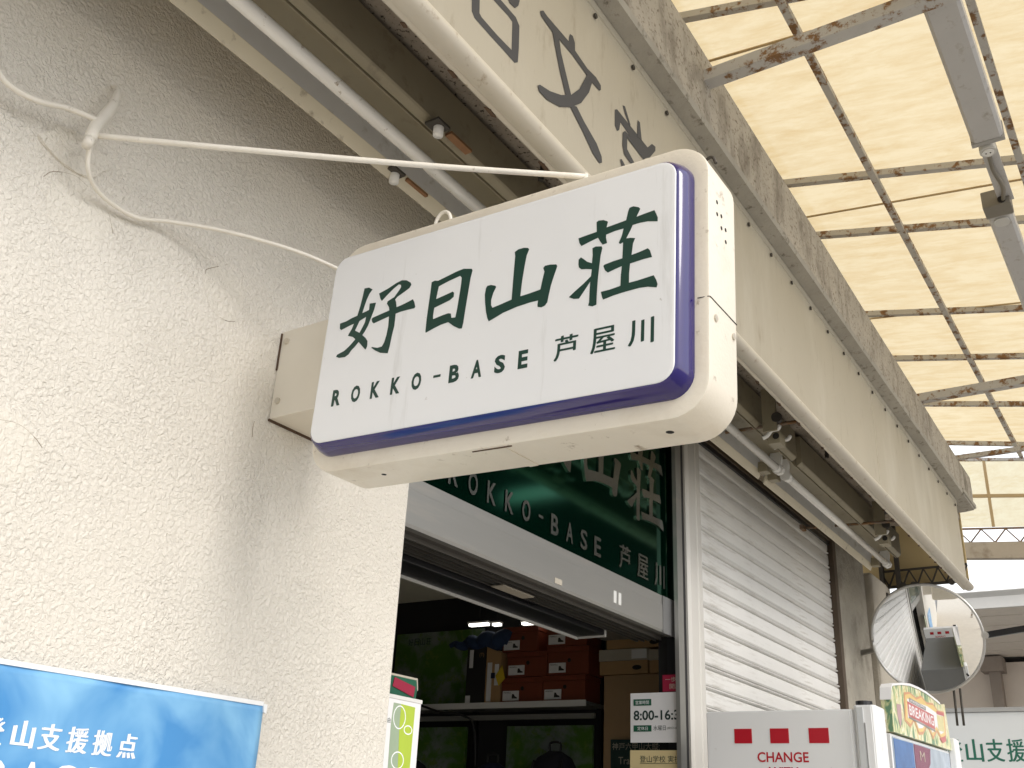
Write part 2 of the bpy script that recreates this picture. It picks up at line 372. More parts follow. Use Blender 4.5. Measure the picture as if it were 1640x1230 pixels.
mach_white = mat('machine_white', (0.83, 0.84, 0.85), 0.32, var=0.05, vscale=3, dirt=((0.48, 0.46, 0.40), 0.66, 0.80, 9))
mach_trim = mat('machine_trim', (0.60, 0.62, 0.63), 0.35, var=0.05)
red_print = mat('red_print', (0.47, 0.006, 0.02), 0.4, var=0.04)
mirror_face = mat('mirror_face', (0.88, 0.89, 0.90), 0.015, metal=1.0, var=0.0)
mirror_rim = mat('mirror_rim', (0.52, 0.51, 0.49), 0.28, metal=0.7, var=0.1)
paper = mat('paper_white', (0.78, 0.78, 0.79), 0.5, var=0.03)
paper_yellow = mat('paper_yellow', (0.68, 0.56, 0.30), 0.55, var=0.05)
paper_red = mat('paper_crimson', (0.30, 0.012, 0.045), 0.5, var=0.06)
green_print = mat('green_print', (0.010, 0.10, 0.055), 0.5)
dark_print = mat('dark_print', (0.018, 0.045, 0.04), 0.5)
navy_print = mat('navy_print', (0.025, 0.025, 0.10), 0.5)
white_print = mat('white_print', (0.86, 0.88, 0.90), 0.45, var=0.02)
lime_print = mat('lime_print', (0.42, 0.55, 0.06), 0.45, var=0.1, vscale=20)
sage_print = mat('sage_print', (0.33, 0.42, 0.30), 0.45, var=0.12, vscale=20)
sky_print = cloud_print_mat('sky_print')
map_print = map_print_mat('map_print')
jungle_print = jungle_print_mat('jungle_print')
orange_card = mat('orange_card', (0.19, 0.042, 0.018), 0.55, var=0.08)
tan_card = mat('tan_card', (0.42, 0.26, 0.12), 0.75, var=0.10)
grey_card = mat('grey_card', (0.46, 0.42, 0.35), 0.7, var=0.08)
brown_card = mat('brown_card', (0.36, 0.235, 0.125), 0.8, var=0.10, vscale=4)
black_card = mat('black_card', (0.018, 0.018, 0.018), 0.6)
yellow_tag = mat('yellow_tag', (0.72, 0.52, 0.03), 0.5)
shelf_metal = mat('shelf_metal', (0.34, 0.34, 0.32), 0.4, metal=0.5)
navy_cloth = mat('navy_cloth', (0.020, 0.045, 0.11), 0.8, var=0.5, vscale=30, bump=0.004, bscale=50)
pack_cloth = mat('pack_cloth', (0.010, 0.010, 0.018), 0.8, var=0.4, vscale=20)
pack_blue = mat('pack_blue', (0.008, 0.012, 0.045), 0.7, var=0.3, vscale=20)
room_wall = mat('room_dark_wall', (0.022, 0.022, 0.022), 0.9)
room_ceiling = mat('room_ceiling', (0.78, 0.75, 0.60), 0.9, var=0.06)
room_floor = mat('room_floor', (0.16, 0.15, 0.14), 0.7)
lit_lamp = mat('lit_strip', (0.9, 0.9, 0.9), 0.4, emit=((1.0, 0.97, 0.88), 1.3))
asphalt = mat('pale_tarmac', (0.28, 0.272, 0.255), 0.9, var=0.3, vscale=3, bump=0.004, bscale=120)
paving_mat = mat('pavement_block', (0.55, 0.50, 0.42), 0.85, var=0.16, vscale=6, bump=0.002, bscale=60)
far_soffit = mat('far_soffit_board', (0.76, 0.70, 0.62), 0.7, var=0.12, vscale=8)
far_wall = mat('far_wall_plaster', (0.74, 0.66, 0.58), 0.8, var=0.08)
far_dark = mat('far_post_paint', (0.32, 0.27, 0.23), 0.7, var=0.2)
far_board = mat('far_board_white', (0.76, 0.78, 0.78), 0.4, var=0.04)
window_glass = mat('dark_window_glass', (0.03, 0.035, 0.04), 0.08, var=0.1)
print_blue = mat('poster_blue', (0.05, 0.16, 0.42), 0.25, var=0.5, vscale=12)
print_plum = mat('poster_plum', (0.20, 0.03, 0.09), 0.25, var=0.15)
glass_pale = mat('machine_window', (0.42, 0.50, 0.60), 0.12, var=0.5, vscale=9)
flame_yellow = mat('topper_yellow', (0.78, 0.58, 0.24), 0.3, var=0.1)
flame_orange = mat('topper_orange', (0.66, 0.34, 0.20), 0.3, var=0.1)
topper_red = mat('topper_red', (0.56, 0.16, 0.16), 0.3, var=0.1)
topper_grey = mat('topper_grey', (0.28, 0.28, 0.28), 0.3)


# ---------------------------------------------------------------- builders
def thing(name, label, cat, loc=(0, 0, 0), group=None):
    o = bpy.data.objects.new(name, None)
    o.empty_display_size = 0.1
    COL.objects.link(o)
    o.location = loc
    o['label'] = label
    o['category'] = cat
    if group:
        o['group'] = group
    return o


def tag(o, label, cat, group=None):
    o['label'] = label
    o['category'] = cat
    if group:
        o['group'] = group
    return o


def root_of(o):
    p = Vector((0, 0, 0))
    while o is not None:
        p += o.location
        o = o.parent
    return p


def link(name, me, m, parent=None, smooth=False, shift=True):
    """mesh data is given in world metres; a child is moved into its parent's frame"""
    if m is not None:
        me.materials.clear()
        me.materials.append(m)
    o = bpy.data.objects.new(name, me)
    COL.objects.link(o)
    if parent is not None:
        o.parent = parent
        if shift:
            o.location = -root_of(parent)
    if smooth:
        for p in me.polygons:
            p.use_smooth = True
    return o


def from_bm(bm, name):
    bmesh.ops.recalc_face_normals(bm, faces=bm.faces)
    me = bpy.data.meshes.new(name)
    bm.to_mesh(me)
    bm.free()
    return me


def bm_box(bm, lo, hi, bevel=0.0, seg=2):
    lo, hi = Vector(lo), Vector(hi)
    r = bmesh.ops.create_cube(bm, size=1.0)
    vs = r['verts']
    bmesh.ops.scale(bm, vec=hi - lo, verts=vs)
    bmesh.ops.translate(bm, vec=(lo + hi) / 2, verts=vs)
    if bevel:
        es = list({e for v in vs for e in v.link_edges})
        bmesh.ops.bevel(bm, geom=es, offset=bevel, segments=seg, profile=0.5, affect='EDGES')


def box(name, lo, hi, m, parent=None, bevel=0.0, seg=2, smooth=False):
    bm = bmesh.new()
    bm_box(bm, lo, hi, bevel, seg)
    return link(name, from_bm(bm, name), m, parent, smooth)


def bm_tube(bm, pts, radii, seg=10, caps=True):
    pts = [Vector(p) for p in pts]
    if isinstance(radii, (int, float)):
        radii = [radii] * len(pts)
    rings = []
    up = Vector((0.13, 0.21, 1)).normalized()
    for i, p in enumerate(pts):
        d = (pts[min(i + 1, len(pts) - 1)] - pts[max(i - 1, 0)]).normalized()
        a = d.cross(up)
        if a.length < 1e-4:
            a = d.cross(Vector((1, 0, 0)))
        a.normalize()
        b = d.cross(a).normalized()
        rings.append([bm.verts.new(p + (a * math.cos(2 * math.pi * k / seg) + b * math.sin(2 * math.pi * k / seg)) * radii[i]) for k in range(seg)])
    for r0, r1 in zip(rings, rings[1:]):
        for k in range(seg):
            bm.faces.new((r0[k], r0[(k + 1) % seg], r1[(k + 1) % seg], r1[k]))
    if caps:
        bm.faces.new(rings[0])
        bm.faces.new(rings[-1])


def tube(name, pts, radii, m, parent=None, seg=10, smooth=True):
    bm = bmesh.new()
    bm_tube(bm, pts, radii, seg)
    return link(name, from_bm(bm, name), m, parent, smooth)


def spline(pts, n=8):
    """Catmull-Rom through points"""
    P = [Vector(p) for p in pts]
    P = [P[0] * 2 - P[1]] + P + [P[-1] * 2 - P[-2]]
    out = []
    for i in range(1, len(P) - 2):
        for k in range(n):
            t = k / n
            a, b, c, d = P[i - 1], P[i], P[i + 1], P[i + 2]
            out.append(0.5 * ((2 * b) + (c - a) * t + (2 * a - 5 * b + 4 * c - d) * t * t + (3 * b - a - 3 * c + d) * t ** 3))
    out.append(P[-2])
    return out


def prism(name, outline, axis, lo, hi, m, parent=None, bevel=0.0, smooth=False):
    """closed outline in the two other axes, extruded along axis ('x': (y,z), 'y': (x,z), 'z': (x,y))"""
    def v3(p, t):
        return {'x': (t, p[0], p[1]), 'y': (p[0], t, p[1]), 'z': (p[0], p[1], t)}[axis]
    bm = bmesh.new()
    a = [bm.verts.new(v3(p, lo)) for p in outline]
    b = [bm.verts.new(v3(p, hi)) for p in outline]
    n = len(outline)
    for i in range(n):
        bm.faces.new((a[i], a[(i + 1) % n], b[(i + 1) % n], b[i]))
    bm.faces.new(a)
    bm.faces.new(b)
    if bevel:
        bmesh.ops.bevel(bm, geom=list(bm.edges), offset=bevel, segments=2, affect='EDGES')
    return link(name, from_bm(bm, name), m, parent, smooth)


def quad(name, pts, m, parent=None):
    me = bpy.data.meshes.new(name)
    me.from_pydata([tuple(p) for p in pts], [], [list(range(len(pts)))])
    return link(name, me, m, parent)


def bar(name, a, b, w, h, m, parent=None):
    """rectangular bar from a to b, w sideways, h upwards"""
    a, b = Vector(a), Vector(b)
    d = (b - a).normalized()
    s = d.cross(Vector((0, 0, 1)))
    if s.length < 1e-4:
        s = Vector((1, 0, 0))
    s.normalize()
    u = s.cross(d).normalized()
    bm = bmesh.new()
    vs = []
    for p in (a, b):
        vs.append([bm.verts.new(p + s * sx * w / 2 + u * sz * h / 2) for sx, sz in ((-1, -1), (1, -1), (1, 1), (-1, 1))])
    for k in range(4):
        bm.faces.new((vs[0][k], vs[0][(k + 1) % 4], vs[1][(k + 1) % 4], vs[1][k]))
    bm.faces.new(vs[0])
    bm.faces.new(vs[1])
    return link(name, from_bm(bm, name), m, parent)


def mesh_of_curve(cu):
    o = bpy.data.objects.new('curve_source', cu)
    COL.objects.link(o)
    bpy.context.view_layer.update()
    me = bpy.data.meshes.new_from_object(o.evaluated_get(bpy.context.evaluated_depsgraph_get()))
    bpy.data.objects.remove(o)
    bpy.data.curves.remove(cu)
    return me


def place(me, origin, ux, uy):
    ux, uy = Vector(ux).normalized(), Vector(uy).normalized()
    uz = ux.cross(uy)
    M = Matrix((ux, uy, uz)).transposed().to_4x4()
    M.translation = Vector(origin)
    me.transform(M)


def text(name, body, height, width, origin, ux, uy, m, parent=None, depth=0.0004, bold=0.0, spacing=1.0, kind=1.0):
    """lettering lying in the plane of ux, uy; its box starts at origin and is width x height"""
    cu = bpy.data.curves.new(name, 'FONT')
    cu.body = body
    cu.size = 1.0
    cu.resolution_u = 3
    cu.offset = bold if ord(body[0]) < 256 else 0.0
    cu.space_character = spacing
    me = mesh_of_curve(cu)
    me.name = name
    if bold and ord(body[0]) > 256:         # heavier strokes: a second, slightly shifted layer
        vs_ = [tuple(v.co) for v in me.vertices]
        fs_ = [list(p.vertices) for p in me.polygons]
        n_ = len(vs_)
        d_ = bold * 2.0
        vs_ = [(x_ - d_, y_, 0.0) for x_, y_, z_ in vs_] + [(x_ + d_, y_ + d_ * 0.4, 1.0) for x_, y_, z_ in vs_]
        me = bpy.data.meshes.new(name)
        me.from_pydata(vs_, [], fs_ + [[k + n_ for k in f] for f in fs_])
    xs = [v.co.x for v in me.vertices]
    ys = [v.co.y for v in me.vertices]
    x0, x1, y0, y1 = min(xs), max(xs), min(ys), max(ys)
    for v in me.vertices:
        v.co.x = (v.co.x - x0) / max(1e-6, x1 - x0) * width
        v.co.y = (v.co.y - y0) / max(1e-6, y1 - y0) * height
        v.co.z = depth * (1 + 0.4 * (v.co.z > 0.5))
    place(me, origin, ux, uy)
    return link(name, me, m, parent)


def shape(name, polys, origin, ux, uy, m, parent=None, depth=0.0006, map_uv=None):
    """filled outlines (inner ones are cut out) lying in the plane of ux, uy"""
    cu = bpy.data.curves.new(name, 'CURVE')
    cu.dimensions = '2D'
    cu.fill_mode = 'BOTH'
    cu.extrude = depth / 2
    for poly in polys:
        if map_uv:
            poly = [map_uv(p) for p in poly]
        s = cu.splines.new('POLY')
        s.points.add(len(poly) - 1)
        for q, p in zip(s.points, poly):
            q.co = (p[0], p[1], 0, 1)
        s.use_cyclic_u = True
    me = mesh_of_curve(cu)
    me.name = name
    for v in me.vertices:
        v.co.z += depth / 2
    place(me, origin, ux, uy)
    return link(name, me, m, parent)


def rrect(w, h, r, n=8):
    out = []
    for cx, cy, a0 in ((w - r, h - r, 0), (-w + r, h - r, 90), (-w + r, -h + r, 180), (w - r, -h + r, 270)):
        for k in range(n + 1):
            a = math.radians(a0 + 90 * k / n)
            out.append((cx + r * math.cos(a), cy + r * math.sin(a)))
    return out


def loft(name, rings, m, parent=None, cap0=True, cap1=True, smooth=False):
    """rings: lists of 3D points with equal counts"""
    bm = bmesh.new()
    R = [[bm.verts.new(p) for p in ring] for ring in rings]
    n = len(rings[0])
    for a, b in zip(R, R[1:]):
        for k in range(n):
            bm.faces.new((a[k], a[(k + 1) % n], b[(k + 1) % n], b[k]))
    if cap0:
        bm.faces.new(R[0])
    if cap1:
        bm.faces.new(R[-1])
    return link(name, from_bm(bm, name), m, parent, smooth)


def disc(name, centre, normal, r, thick, m, parent=None, seg=16):
    c, n = Vector(centre), Vector(normal).normalized()
    return tube(name, [c, c + n * thick], r, m, parent, seg, smooth=False)


def shared(name, me, loc, parent):
    """another piece that shares mesh data; loc is a world offset"""
    o = bpy.data.objects.new(name, me)
    COL.objects.link(o)
    o.parent = parent
    o.location = Vector(loc) - root_of(parent)
    return o


# ---------------------------------------------------------------- ground
def structure(o):
    o['kind'] = 'structure'
    return o


structure(box('ground', (-150, -150, -0.4), (200, 150, -0.03), asphalt))
structure(box('road', (-60, -9.0, -0.05), (60, -2.6, -0.02), asphalt))
pav = structure(box('pavement', (-20, -2.45, -0.2), (10.5, 0.0, 0.10), paving_mat))
kerb = structure(box('kerb', (-20, -2.6, -0.2), (10.5, -2.455, 0.105), paving_mat, None, 0.012))

# ---------------------------------------------------------------- the building: stucco wall, walls round the shop
wall = thing('stucco_wall', 'cream stucco wall with fine bumpy relief, left of the shop doorway', 'wall', (0, 0.1, 0.1))
box('wall_slab', (-6.0, 0.0, 0.0), (2.086, 0.24, 6.2), stucco, wall, 0.004)
for px, pz, rr in ((1.351, 2.681, 0.062), (0.955, 2.69, 0.075), (0.93, 2.15, 0.07)):
    ring = []
    for k in range(26):
        a = 2 * math.pi * k / 26
        q = rr * (1 + 0.07 * math.sin(3 * a + px * 9) + random.uniform(-0.025, 0.025))
        ring.append((px + q * math.cos(a), pz + q * math.sin(a)))
    prism('round_plaster_patch', ring, 'y', -0.0006, 0.004, plaster, wall)
# fine cracks in the skim coat
for base in ([(0.87, 2.71), (0.885, 2.735), (0.93, 2.748), (0.965, 2.745)], [(1.02, 2.71), (1.035, 2.69), (1.04, 2.67)],
             [(1.285, 2.70), (1.29, 2.715), (1.32, 2.735)], [(1.39, 2.63), (1.375, 2.62), (1.35, 2.617)],
             [(0.90, 2.20), (0.95, 2.205), (0.985, 2.19), (1.0, 2.175)], [(1.50, 2.41), (1.497, 2.395), (1.499, 2.37)]):
    tube('hairline_crack', spline([(x + random.uniform(-.004, .004), 0.0, z + random.uniform(-.004, .004)) for x, z in base], 4), 0.0008, mat('crack', (0.30, 0.25, 0.18), 0.9), wall, 5)

shell = thing('shop_building', 'upper wall and shop walls behind the canopy, mostly hidden', 'building', (5, 0.5, 0))
box('upper_wall', (2.088, 0.115, 3.36), (7.17, 0.5, 6.2), plaster, shell)
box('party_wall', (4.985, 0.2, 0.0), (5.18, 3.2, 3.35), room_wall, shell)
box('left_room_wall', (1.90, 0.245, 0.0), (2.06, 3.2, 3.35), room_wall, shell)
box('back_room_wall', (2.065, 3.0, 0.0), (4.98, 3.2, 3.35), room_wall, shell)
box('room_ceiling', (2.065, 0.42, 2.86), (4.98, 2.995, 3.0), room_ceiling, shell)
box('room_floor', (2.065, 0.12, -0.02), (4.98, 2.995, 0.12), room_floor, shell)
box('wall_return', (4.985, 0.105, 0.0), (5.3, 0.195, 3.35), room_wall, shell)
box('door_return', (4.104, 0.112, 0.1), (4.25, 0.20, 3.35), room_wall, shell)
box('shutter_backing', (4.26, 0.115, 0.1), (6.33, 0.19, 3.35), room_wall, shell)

# ---------------------------------------------------------------- pillar and shutter
pillar = thing('concrete_pillar', 'rough grey rendered pillar right of the rolling shutter', 'pillar', (6.7, 0.2, 0))
box('shaft', (6.335, 0.03, 0.0), (7.0, 0.5, 3.8), render_grey, pillar, 0.012)
box('side_pier', (7.003, -0.02, 0.0), (7.5, 0.48, 3.30), mat('pale_render', (0.48, 0.44, 0.37), 0.9, var=0.2, vscale=5, bump=0.006, bscale=30), pillar, 0.02)

shut = thing('rolling_shutter', 'closed off-white rolling shutter with weathered horizontal slats', 'shutter', (5.3, 0.08, 0.1))
PITCH = 0.09
prof = [(0.060, 0.0), (0.0545, 0.006), (0.0535, 0.03), (0.0545, 0.060), (0.058, 0.0655), (0.067, 0.0675), (0.067, 0.0705), (0.053, 0.0735),
        (0.0485, 0.078), (0.053, 0.0825), (0.067, 0.0845), (0.067, 0.0885), (0.075, 0.0885), (0.075, 0.0)]
slat0 = prism('slat', prof, 'x', 4.26, 6.272, slat_mat, shut, smooth=False)
n_slat = int(3.2 / PITCH)
slat_me = slat0.data
slat0.location.z += 0.12
for k in range(1, n_slat + 1):
    sl = shared('slat', slat_me, (0, random.uniform(-0.002, 0.002), 0.12 + k * PITCH + random.uniform(-0.0012, 0.0012)), shut)
    sl.rotation_euler.z = random.uniform(-0.0004, 0.0004)
box('guide_rail', (6.274, 0.022, 0.1), (6.333, 0.11, 3.34), guide_brown, shut)
jamb = prism('jamb_post', [(4.102, 0.056), (4.122, 0.046), (4.126, 0.050), (4.205, 0.050), (4.21, 0.046), (4.25, 0.046), (4.257, 0.11), (4.102, 0.11)], 'z', 0.1, 3.33, jamb_white, shut)
box('housing', (4.10, 0.03, 3.335), (6.36, 0.11, 3.358), guide_brown, shut)
box('headroom_shade_strip', (4.26, 0.04, 3.31), (6.272, 0.11, 3.333), black_met, shut)  # solid dark strip standing in for the shade above the slats

# ---------------------------------------------------------------- shop front: green lettered panel, aluminium band, tracks
front = thing('shopfront', 'open shop front with dark green metal name panel over an aluminium band', 'shop front', (3.1, 0.1, 0.1))
gp = box('name_panel', (2.088, 0.092, 2.505), (4.045, 0.112, 3.35), green_panel, front)
band = prism('aluminium_band', [(0.086, 2.35), (0.082, 2.36), (0.082, 2.462), (0.084, 2.464), (0.084, 2.503), (0.112, 2.503), (0.112, 2.35)], 'x', 2.09, 4.012, alu, front)
box('band_end_cap', (3.90, 0.079, 2.347), (4.0115, 0.0815, 2.502), mat('cap_alu', (0.28, 0.28, 0.28), 0.4, metal=0.6), band)
for xx in (3.46, 3.50):
    box('reflective_sticker', (xx, 0.0795, 2.385), (xx + 0.022, 0.0818, 2.432), white_trim, band, 0.0005)
box('old_tape', (3.02, 0.0805, 2.365), (3.07, 0.0817, 2.385), grey_card, band)
box('track_plate', (2.09, 0.114, 2.352), (4.01, 0.42, 2.40), alu_dark, front)
for k, yy in enumerate((0.135, 0.160, 0.19, 0.215, 0.245)):
    box('track_rail', (2.09, yy, 2.336 - 0.003 * (k % 2)), (4.0, yy + (0.004 if k % 2 else 0.009), 2.3515), alu_dark, front)
for xx in (2.45, 2.72, 3.02, 3.42, 3.66):
    disc('track_screw', (xx, 0.232, 2.351), (0, 0, -1), 0.006, 0.007, white_trim, front, 10)
for xx, yy, w in ((2.86, 0.19, 0.20), (3.02, 0.265, 0.17)):
    box('track_label', (xx, yy, 2.330), (xx + w, yy + 0.05, 2.3345), grey_card, front)
box('strip_jamb', (3.975, 0.044, 0.1), (4.030, 0.062, 3.345), alu, front)
box('dark_jamb', (4.031, 0.065, 0.1), (4.101, 0.125, 3.345), black_met, front)
box('panel_upper_trim', (2.088, 0.06, 3.31), (3.995, 0.09, 3.345), black_met, front)

# metal lettering on the green panel, brush characters then small line
GX, GU = Vector((1, 0, 0)), Vector((0, 0, 1))


def panel_map(p):
    # sign outlines are centred on the projecting sign; here they are redrawn larger on the panel
    return (3.20 + p[0] * 1.92, 2.857 + p[1] * 1.86)


for key in ('kou', 'nichi', 'zan', 'sou'):
    shape('raised_character', GLYPHS[key], (0, 0.0915, 0), (1, 0, 0), (0, 0, 1), letter_silver, front, 0.006, panel_map)
x = 2.375
for ch in 'ROKKO-BASE':
    w = 0.052 if ch != '-' else 0.03
    if ch == '-':
        text('raised_letter', ch, 0.010, w, (x, 0.0905, 2.576), GX, GU, letter_silver, front, 0.002, 0.02)
    else:
        text('raised_letter', ch, 0.076, w, (x, 0.0905, 2.538), GX, GU, letter_silver, front, 0.002, 0.02)
    x += 0.107 if ch != '-' else 0.085
for ch, xx in (('芦', 3.52), ('屋', 3.68), ('川', 3.84)):
    text('raised_character', ch, 0.10, 0.10, (xx, 0.0905, 2.537), GX, GU, letter_silver, front, 0.002, 0.012)

# ---------------------------------------------------------------- air curtain under the tracks
air = thing('air_curtain', 'black air curtain with pale bottom edging under the door tracks', 'air curtain', (3.0, 0.45, 2.3))
box('body', (2.30, 0.265, 2.318), (3.73, 0.395, 2.349), black_met, air, 0.004)
box('front_edging', (2.30, 0.396, 2.31), (3.74, 0.405, 2.345), white_trim, air)
box('end_edging', (3.731, 0.262, 2.312), (3.74, 0.3955, 2.345), white_trim, air)

# ---------------------------------------------------------------- canopy: soffit, fascia, beam
can = thing('shop_canopy', 'deep beige canopy fascia with grey hand-lettering and rolled lower edge', 'canopy', (2, -0.3, 3.2))
box('soffit_slab', (-6.0, -0.551, 3.36), (5.84, -0.003, 3.66), concrete, can)
box('soffit_strip', (-6.0, -0.33, 3.335), (5.84, -0.10, 3.3585), refl_olive, can)
box('end_board', (5.842, -0.555, 3.72), (7.43, 0.02, 3.76), concrete, can)
box('lining_board', (7.47, -0.552, 3.30), (7.50, 0.32, 4.0), tan_panel, can)


def fz(x):     # fascia top falls a little along the street
    return 3.90 - 0.020 * x


bm = bmesh.new()
XS = [-6 + 13.1 * k / 26 for k in range(27)]
rows = []
for x in XS:
    rows.append([bm.verts.new((x, y, z)) for y, z in ((-0.6, 3.172), (-0.6, 3.30), (-0.6, 3.50), (-0.6, fz(x) - 0.03), (-0.604, fz(x) - 0.028), (-0.604, fz(x)), (-0.557, fz(x)), (-0.557, 3.19), (-0.565, 3.172))])
for a, b in zip(rows, rows[1:]):
    for k in range(len(a)):
        bm.faces.new((a[k], a[(k + 1) % len(a)], b[(k + 1) % len(a)], b[k]))
bm.faces.new(rows[0])
bm.faces.new(rows[-1])
link('fascia_sheet', from_bm(bm, 'fascia_sheet'), fascia_mat, can)
box('added_fascia_back', (-6.0, -0.5565, 3.175), (7.08, -0.552, 3.70), mat('dirty_back', (0.085, 0.07, 0.05), 0.9, var=0.3, vscale=9), can)  # unseen dirty-brown board, added to darken what the green panel mirrors
prism('rolled_edge', [(-0.606 + 0.031 * math.cos(a), 3.168 + 0.026 * math.sin(a)) for a in [2 * math.pi * k / 20 for k in range(20)]], 'x', -6.0, 7.105, roll_mat, can, smooth=True)
prism('inner_lip', [(-0.584, 3.150), (-0.575, 3.146), (-0.568, 3.152), (-0.569, 3.157), (-0.580, 3.160)], 'x', -6.0, 7.09, roll_mat, can)
x = 0.55
while x < 7.0:          # rust nibbles along the inner lip
    w = random.uniform(0.012, 0.05)
    pts = [(x, -0.566), (x + w * 0.3, -0.574 - random.uniform(0, .006)), (x + w, -0.571), (x + w * 0.8, -0.563)]
    prism('rust_chip', pts, 'z', 3.1445, 3.1475 + random.uniform(0, 0.001), rust_spot, can)
    x += random.uniform(0.12, 0.34)
x = -0.3
while x < 7.0:
    d = disc('fascia_bolt', (x + 0.076, -0.603, fz(x) - 0.055), (0, -1, 0), 0.0088, 0.005, steel_dark, can, 10)
    x += 0.25
for xs in (0.6, 2.95, 5.0):
    box('sheet_joint', (xs, -0.6015, 3.21), (xs + 0.003, -0.599, fz(xs) - 0.03), roll_mat, can)
for k, poly in enumerate(FASCIA_STROKES):
    if k == 1:
        continue
    polys = [FASCIA_STROKES[0], FASCIA_STROKES[1]] if k == 0 else [poly]
    shape('painted_stroke', polys, (0, -0.6004 - 0.00035 * (k % 6), 0), (1, 0, 0), (0, 0, 1), ink, can, 0.0003)
# cement flashing and the concrete gutter beam above
bm = bmesh.new()
rows = []
for x in XS:
    z0 = fz(x) + 0.002
    rows.append([bm.verts.new((x * 1.0 + (0.3 if x > 7 else 0), y, z)) for y, z in ((-0.60, z0), (-0.662, z0 + 0.008), (-0.668, z0 + 0.03), (-0.64, z0 + 0.055), (-0.36, z0 + 0.055), (-0.36, z0))])
for a, b in zip(rows, rows[1:]):
    for k in range(len(a)):
        bm.faces.new((a[k], a[(k + 1) % len(a)], b[(k + 1) % len(a)], b[k]))
bm.faces.new(rows[0])
bm.faces.new(rows[-1])
link('flashing', from_bm(bm, 'flashing'), flash_mat, can)
bm = bmesh.new()
rows = []
for i, x in enumerate(XS):
    z0 = fz(x) + 0.058
    zt = 4.33 - 0.043 * x
    j = random.uniform(-0.004, 0.004)
    xx = x + (0.35 if i == len(XS) - 1 else 0)
    rows.append([bm.verts.new((xx, y, z)) for y, z in ((-0.655, z0), (-0.655 + j, (z0 + zt) / 2), (-0.655, zt + j), (-0.30, zt), (-0.30, z0))])
for a, b in zip(rows, rows[1:]):
    for k in range(len(a)):
        bm.faces.new((a[k], a[(k + 1) % len(a)], b[(k + 1) % len(a)], b[k]))
bm.faces.new(rows[0])
bm.faces.new(rows[-1])
link('gutter_beam', from_bm(bm, 'gutter_beam'), beam_mat, can)
box('beam_end_block', (7.0, -0.675, fz(7.0) + 0.02), (7.42, -0.40, fz(7.0) + 0.05), flash_mat, can, 0.004)
tube('rusty_stay', [(3.93, -0.045, 3.205), (3.905, -0.55, 3.185)], 0.0075, rust_dark, can, 8)
tube('rusty_stay', [(5.50, -0.055, 3.205), (5.495, -0.55, 3.185)], 0.0075, rust_dark, can, 8)
for xx in (3.93, 5.50):
    box('stay_foot', (xx - 0.03, -0.05, 3.195), (xx + 0.03, -0.03, 3.22), rust_dark, can)
for xx, yy in ((2.03, -0.44), (4.62, -0.46)):
    bar('bent_rebar', (xx, yy, 3.33), (xx + 0.05, yy - 0.09, 3.335), 0.014, 0.012, steel_dark, can)
    bar('bent_rebar', (xx, yy, 3.345), (xx - 0.005, yy + 0.005, 3.27), 0.014, 0.014, steel_dark, can)
box('soffit_end_gap', (5.80, -0.553, 3.352), (5.90, -0.30, 3.3595), black_met, can)


# ---------------------------------------------------------------- fluorescent battens under the canopy
def luminaire(x0, x1, label, with_tube=True):
    t = thing('fluorescent_luminaire', label, 'light fitting', ((x0 + x1) / 2, -0.33, 3.25), 'unlit fluorescent fittings under the canopy')
    prism('housing', [(-0.226, 3.222), (-0.232, 3.232), (-0.325, 3.232), (-0.354, 3.186), (-0.357, 3.186), (-0.357, 3.332), (-0.226, 3.332)], 'x', x0, x1, refl_olive, t)
    prism('lip', [(-0.194, 3.126), (-0.198, 3.124), (-0.216, 3.158), (-0.216, 3.325), (-0.208, 3.325), (-0.206, 3.165)], 'x', x0, x1, lip_cream, t)
    prism('reflector', [(-0.217, 3.158), (-0.224, 3.224), (-0.222, 3.235), (-0.2175, 3.235)], 'x', x0 + 0.03, x1 - 0.03, refl_grey, t)
    prism('side_panel', [(-0.360, 3.192), (-0.364, 3.188), (-0.382, 3.200), (-0.386, 3.205), (-0.386, 3.333), (-0.360, 3.333)], 'x', x0, x1, refl_olive, t)
    for xe, s in ((x0, 1), (x1, -1)):
        h = prism('lamp_holder', [(-0.272, 3.235), (-0.263, 3.205), (-0.278, 3.17), (-0.276, 3.142), (-0.298, 3.125), (-0.322, 3.13), (-0.330, 3.15), (-0.315, 3.175), (-0.322, 3.205), (-0.320, 3.235)], 'x',
                  xe + s * 0.004, xe + s * 0.028, socket_white, t, 0.002)
        xb = xe + s * 0.03
        box('holder_box', (xb - 0.025, -0.262, 3.14), (xb + 0.025, -0.2175, 3.188), refl_olive, h)
    if with_tube:
        tb = tube('tube', [(x0 + 0.06, -0.303, 3.150), (x1 - 0.06, -0.303, 3.150)], 0.0185, tube_mat, t, 18)
        for xe, s in ((x0, 1), (x1, -1)):
            tube('tube_cap', [(xe + s * 0.03, -0.303, 3.150), (xe + s * 0.062, -0.303, 3.150)], 0.0192, socket_white, tb, 18)
    return t


la = luminaire(0.3, 2.44, 'unlit fluorescent fitting under the canopy, in front of the cream wall above the cords')
lb = luminaire(2.60, 4.37, 'unlit fluorescent fitting emerging from behind the hanging sign')
lc = luminaire(4.44, 6.27, 'unlit fluorescent fitting farthest along, over shutter and pillar')
for xx, yy, zz in ((1.66, -0.207, 3.135), (1.60, -0.395, 3.175)):
    st = tube('starter', [(xx, yy, zz + 0.02), (xx, yy, zz - 0.02)], [0.014, 0.013], socket_white, la, 14)
    box('starter_base', (xx - 0.03, yy - 0.022, zz + 0.005), (xx + 0.02, yy + 0.022, zz + 0.012), steel_dark, st)
    box('brown_label', (xx + 0.04, yy - 0.012, zz + 0.010), (xx + 0.13, yy + 0.010, zz + 0.018), brown_label, la)


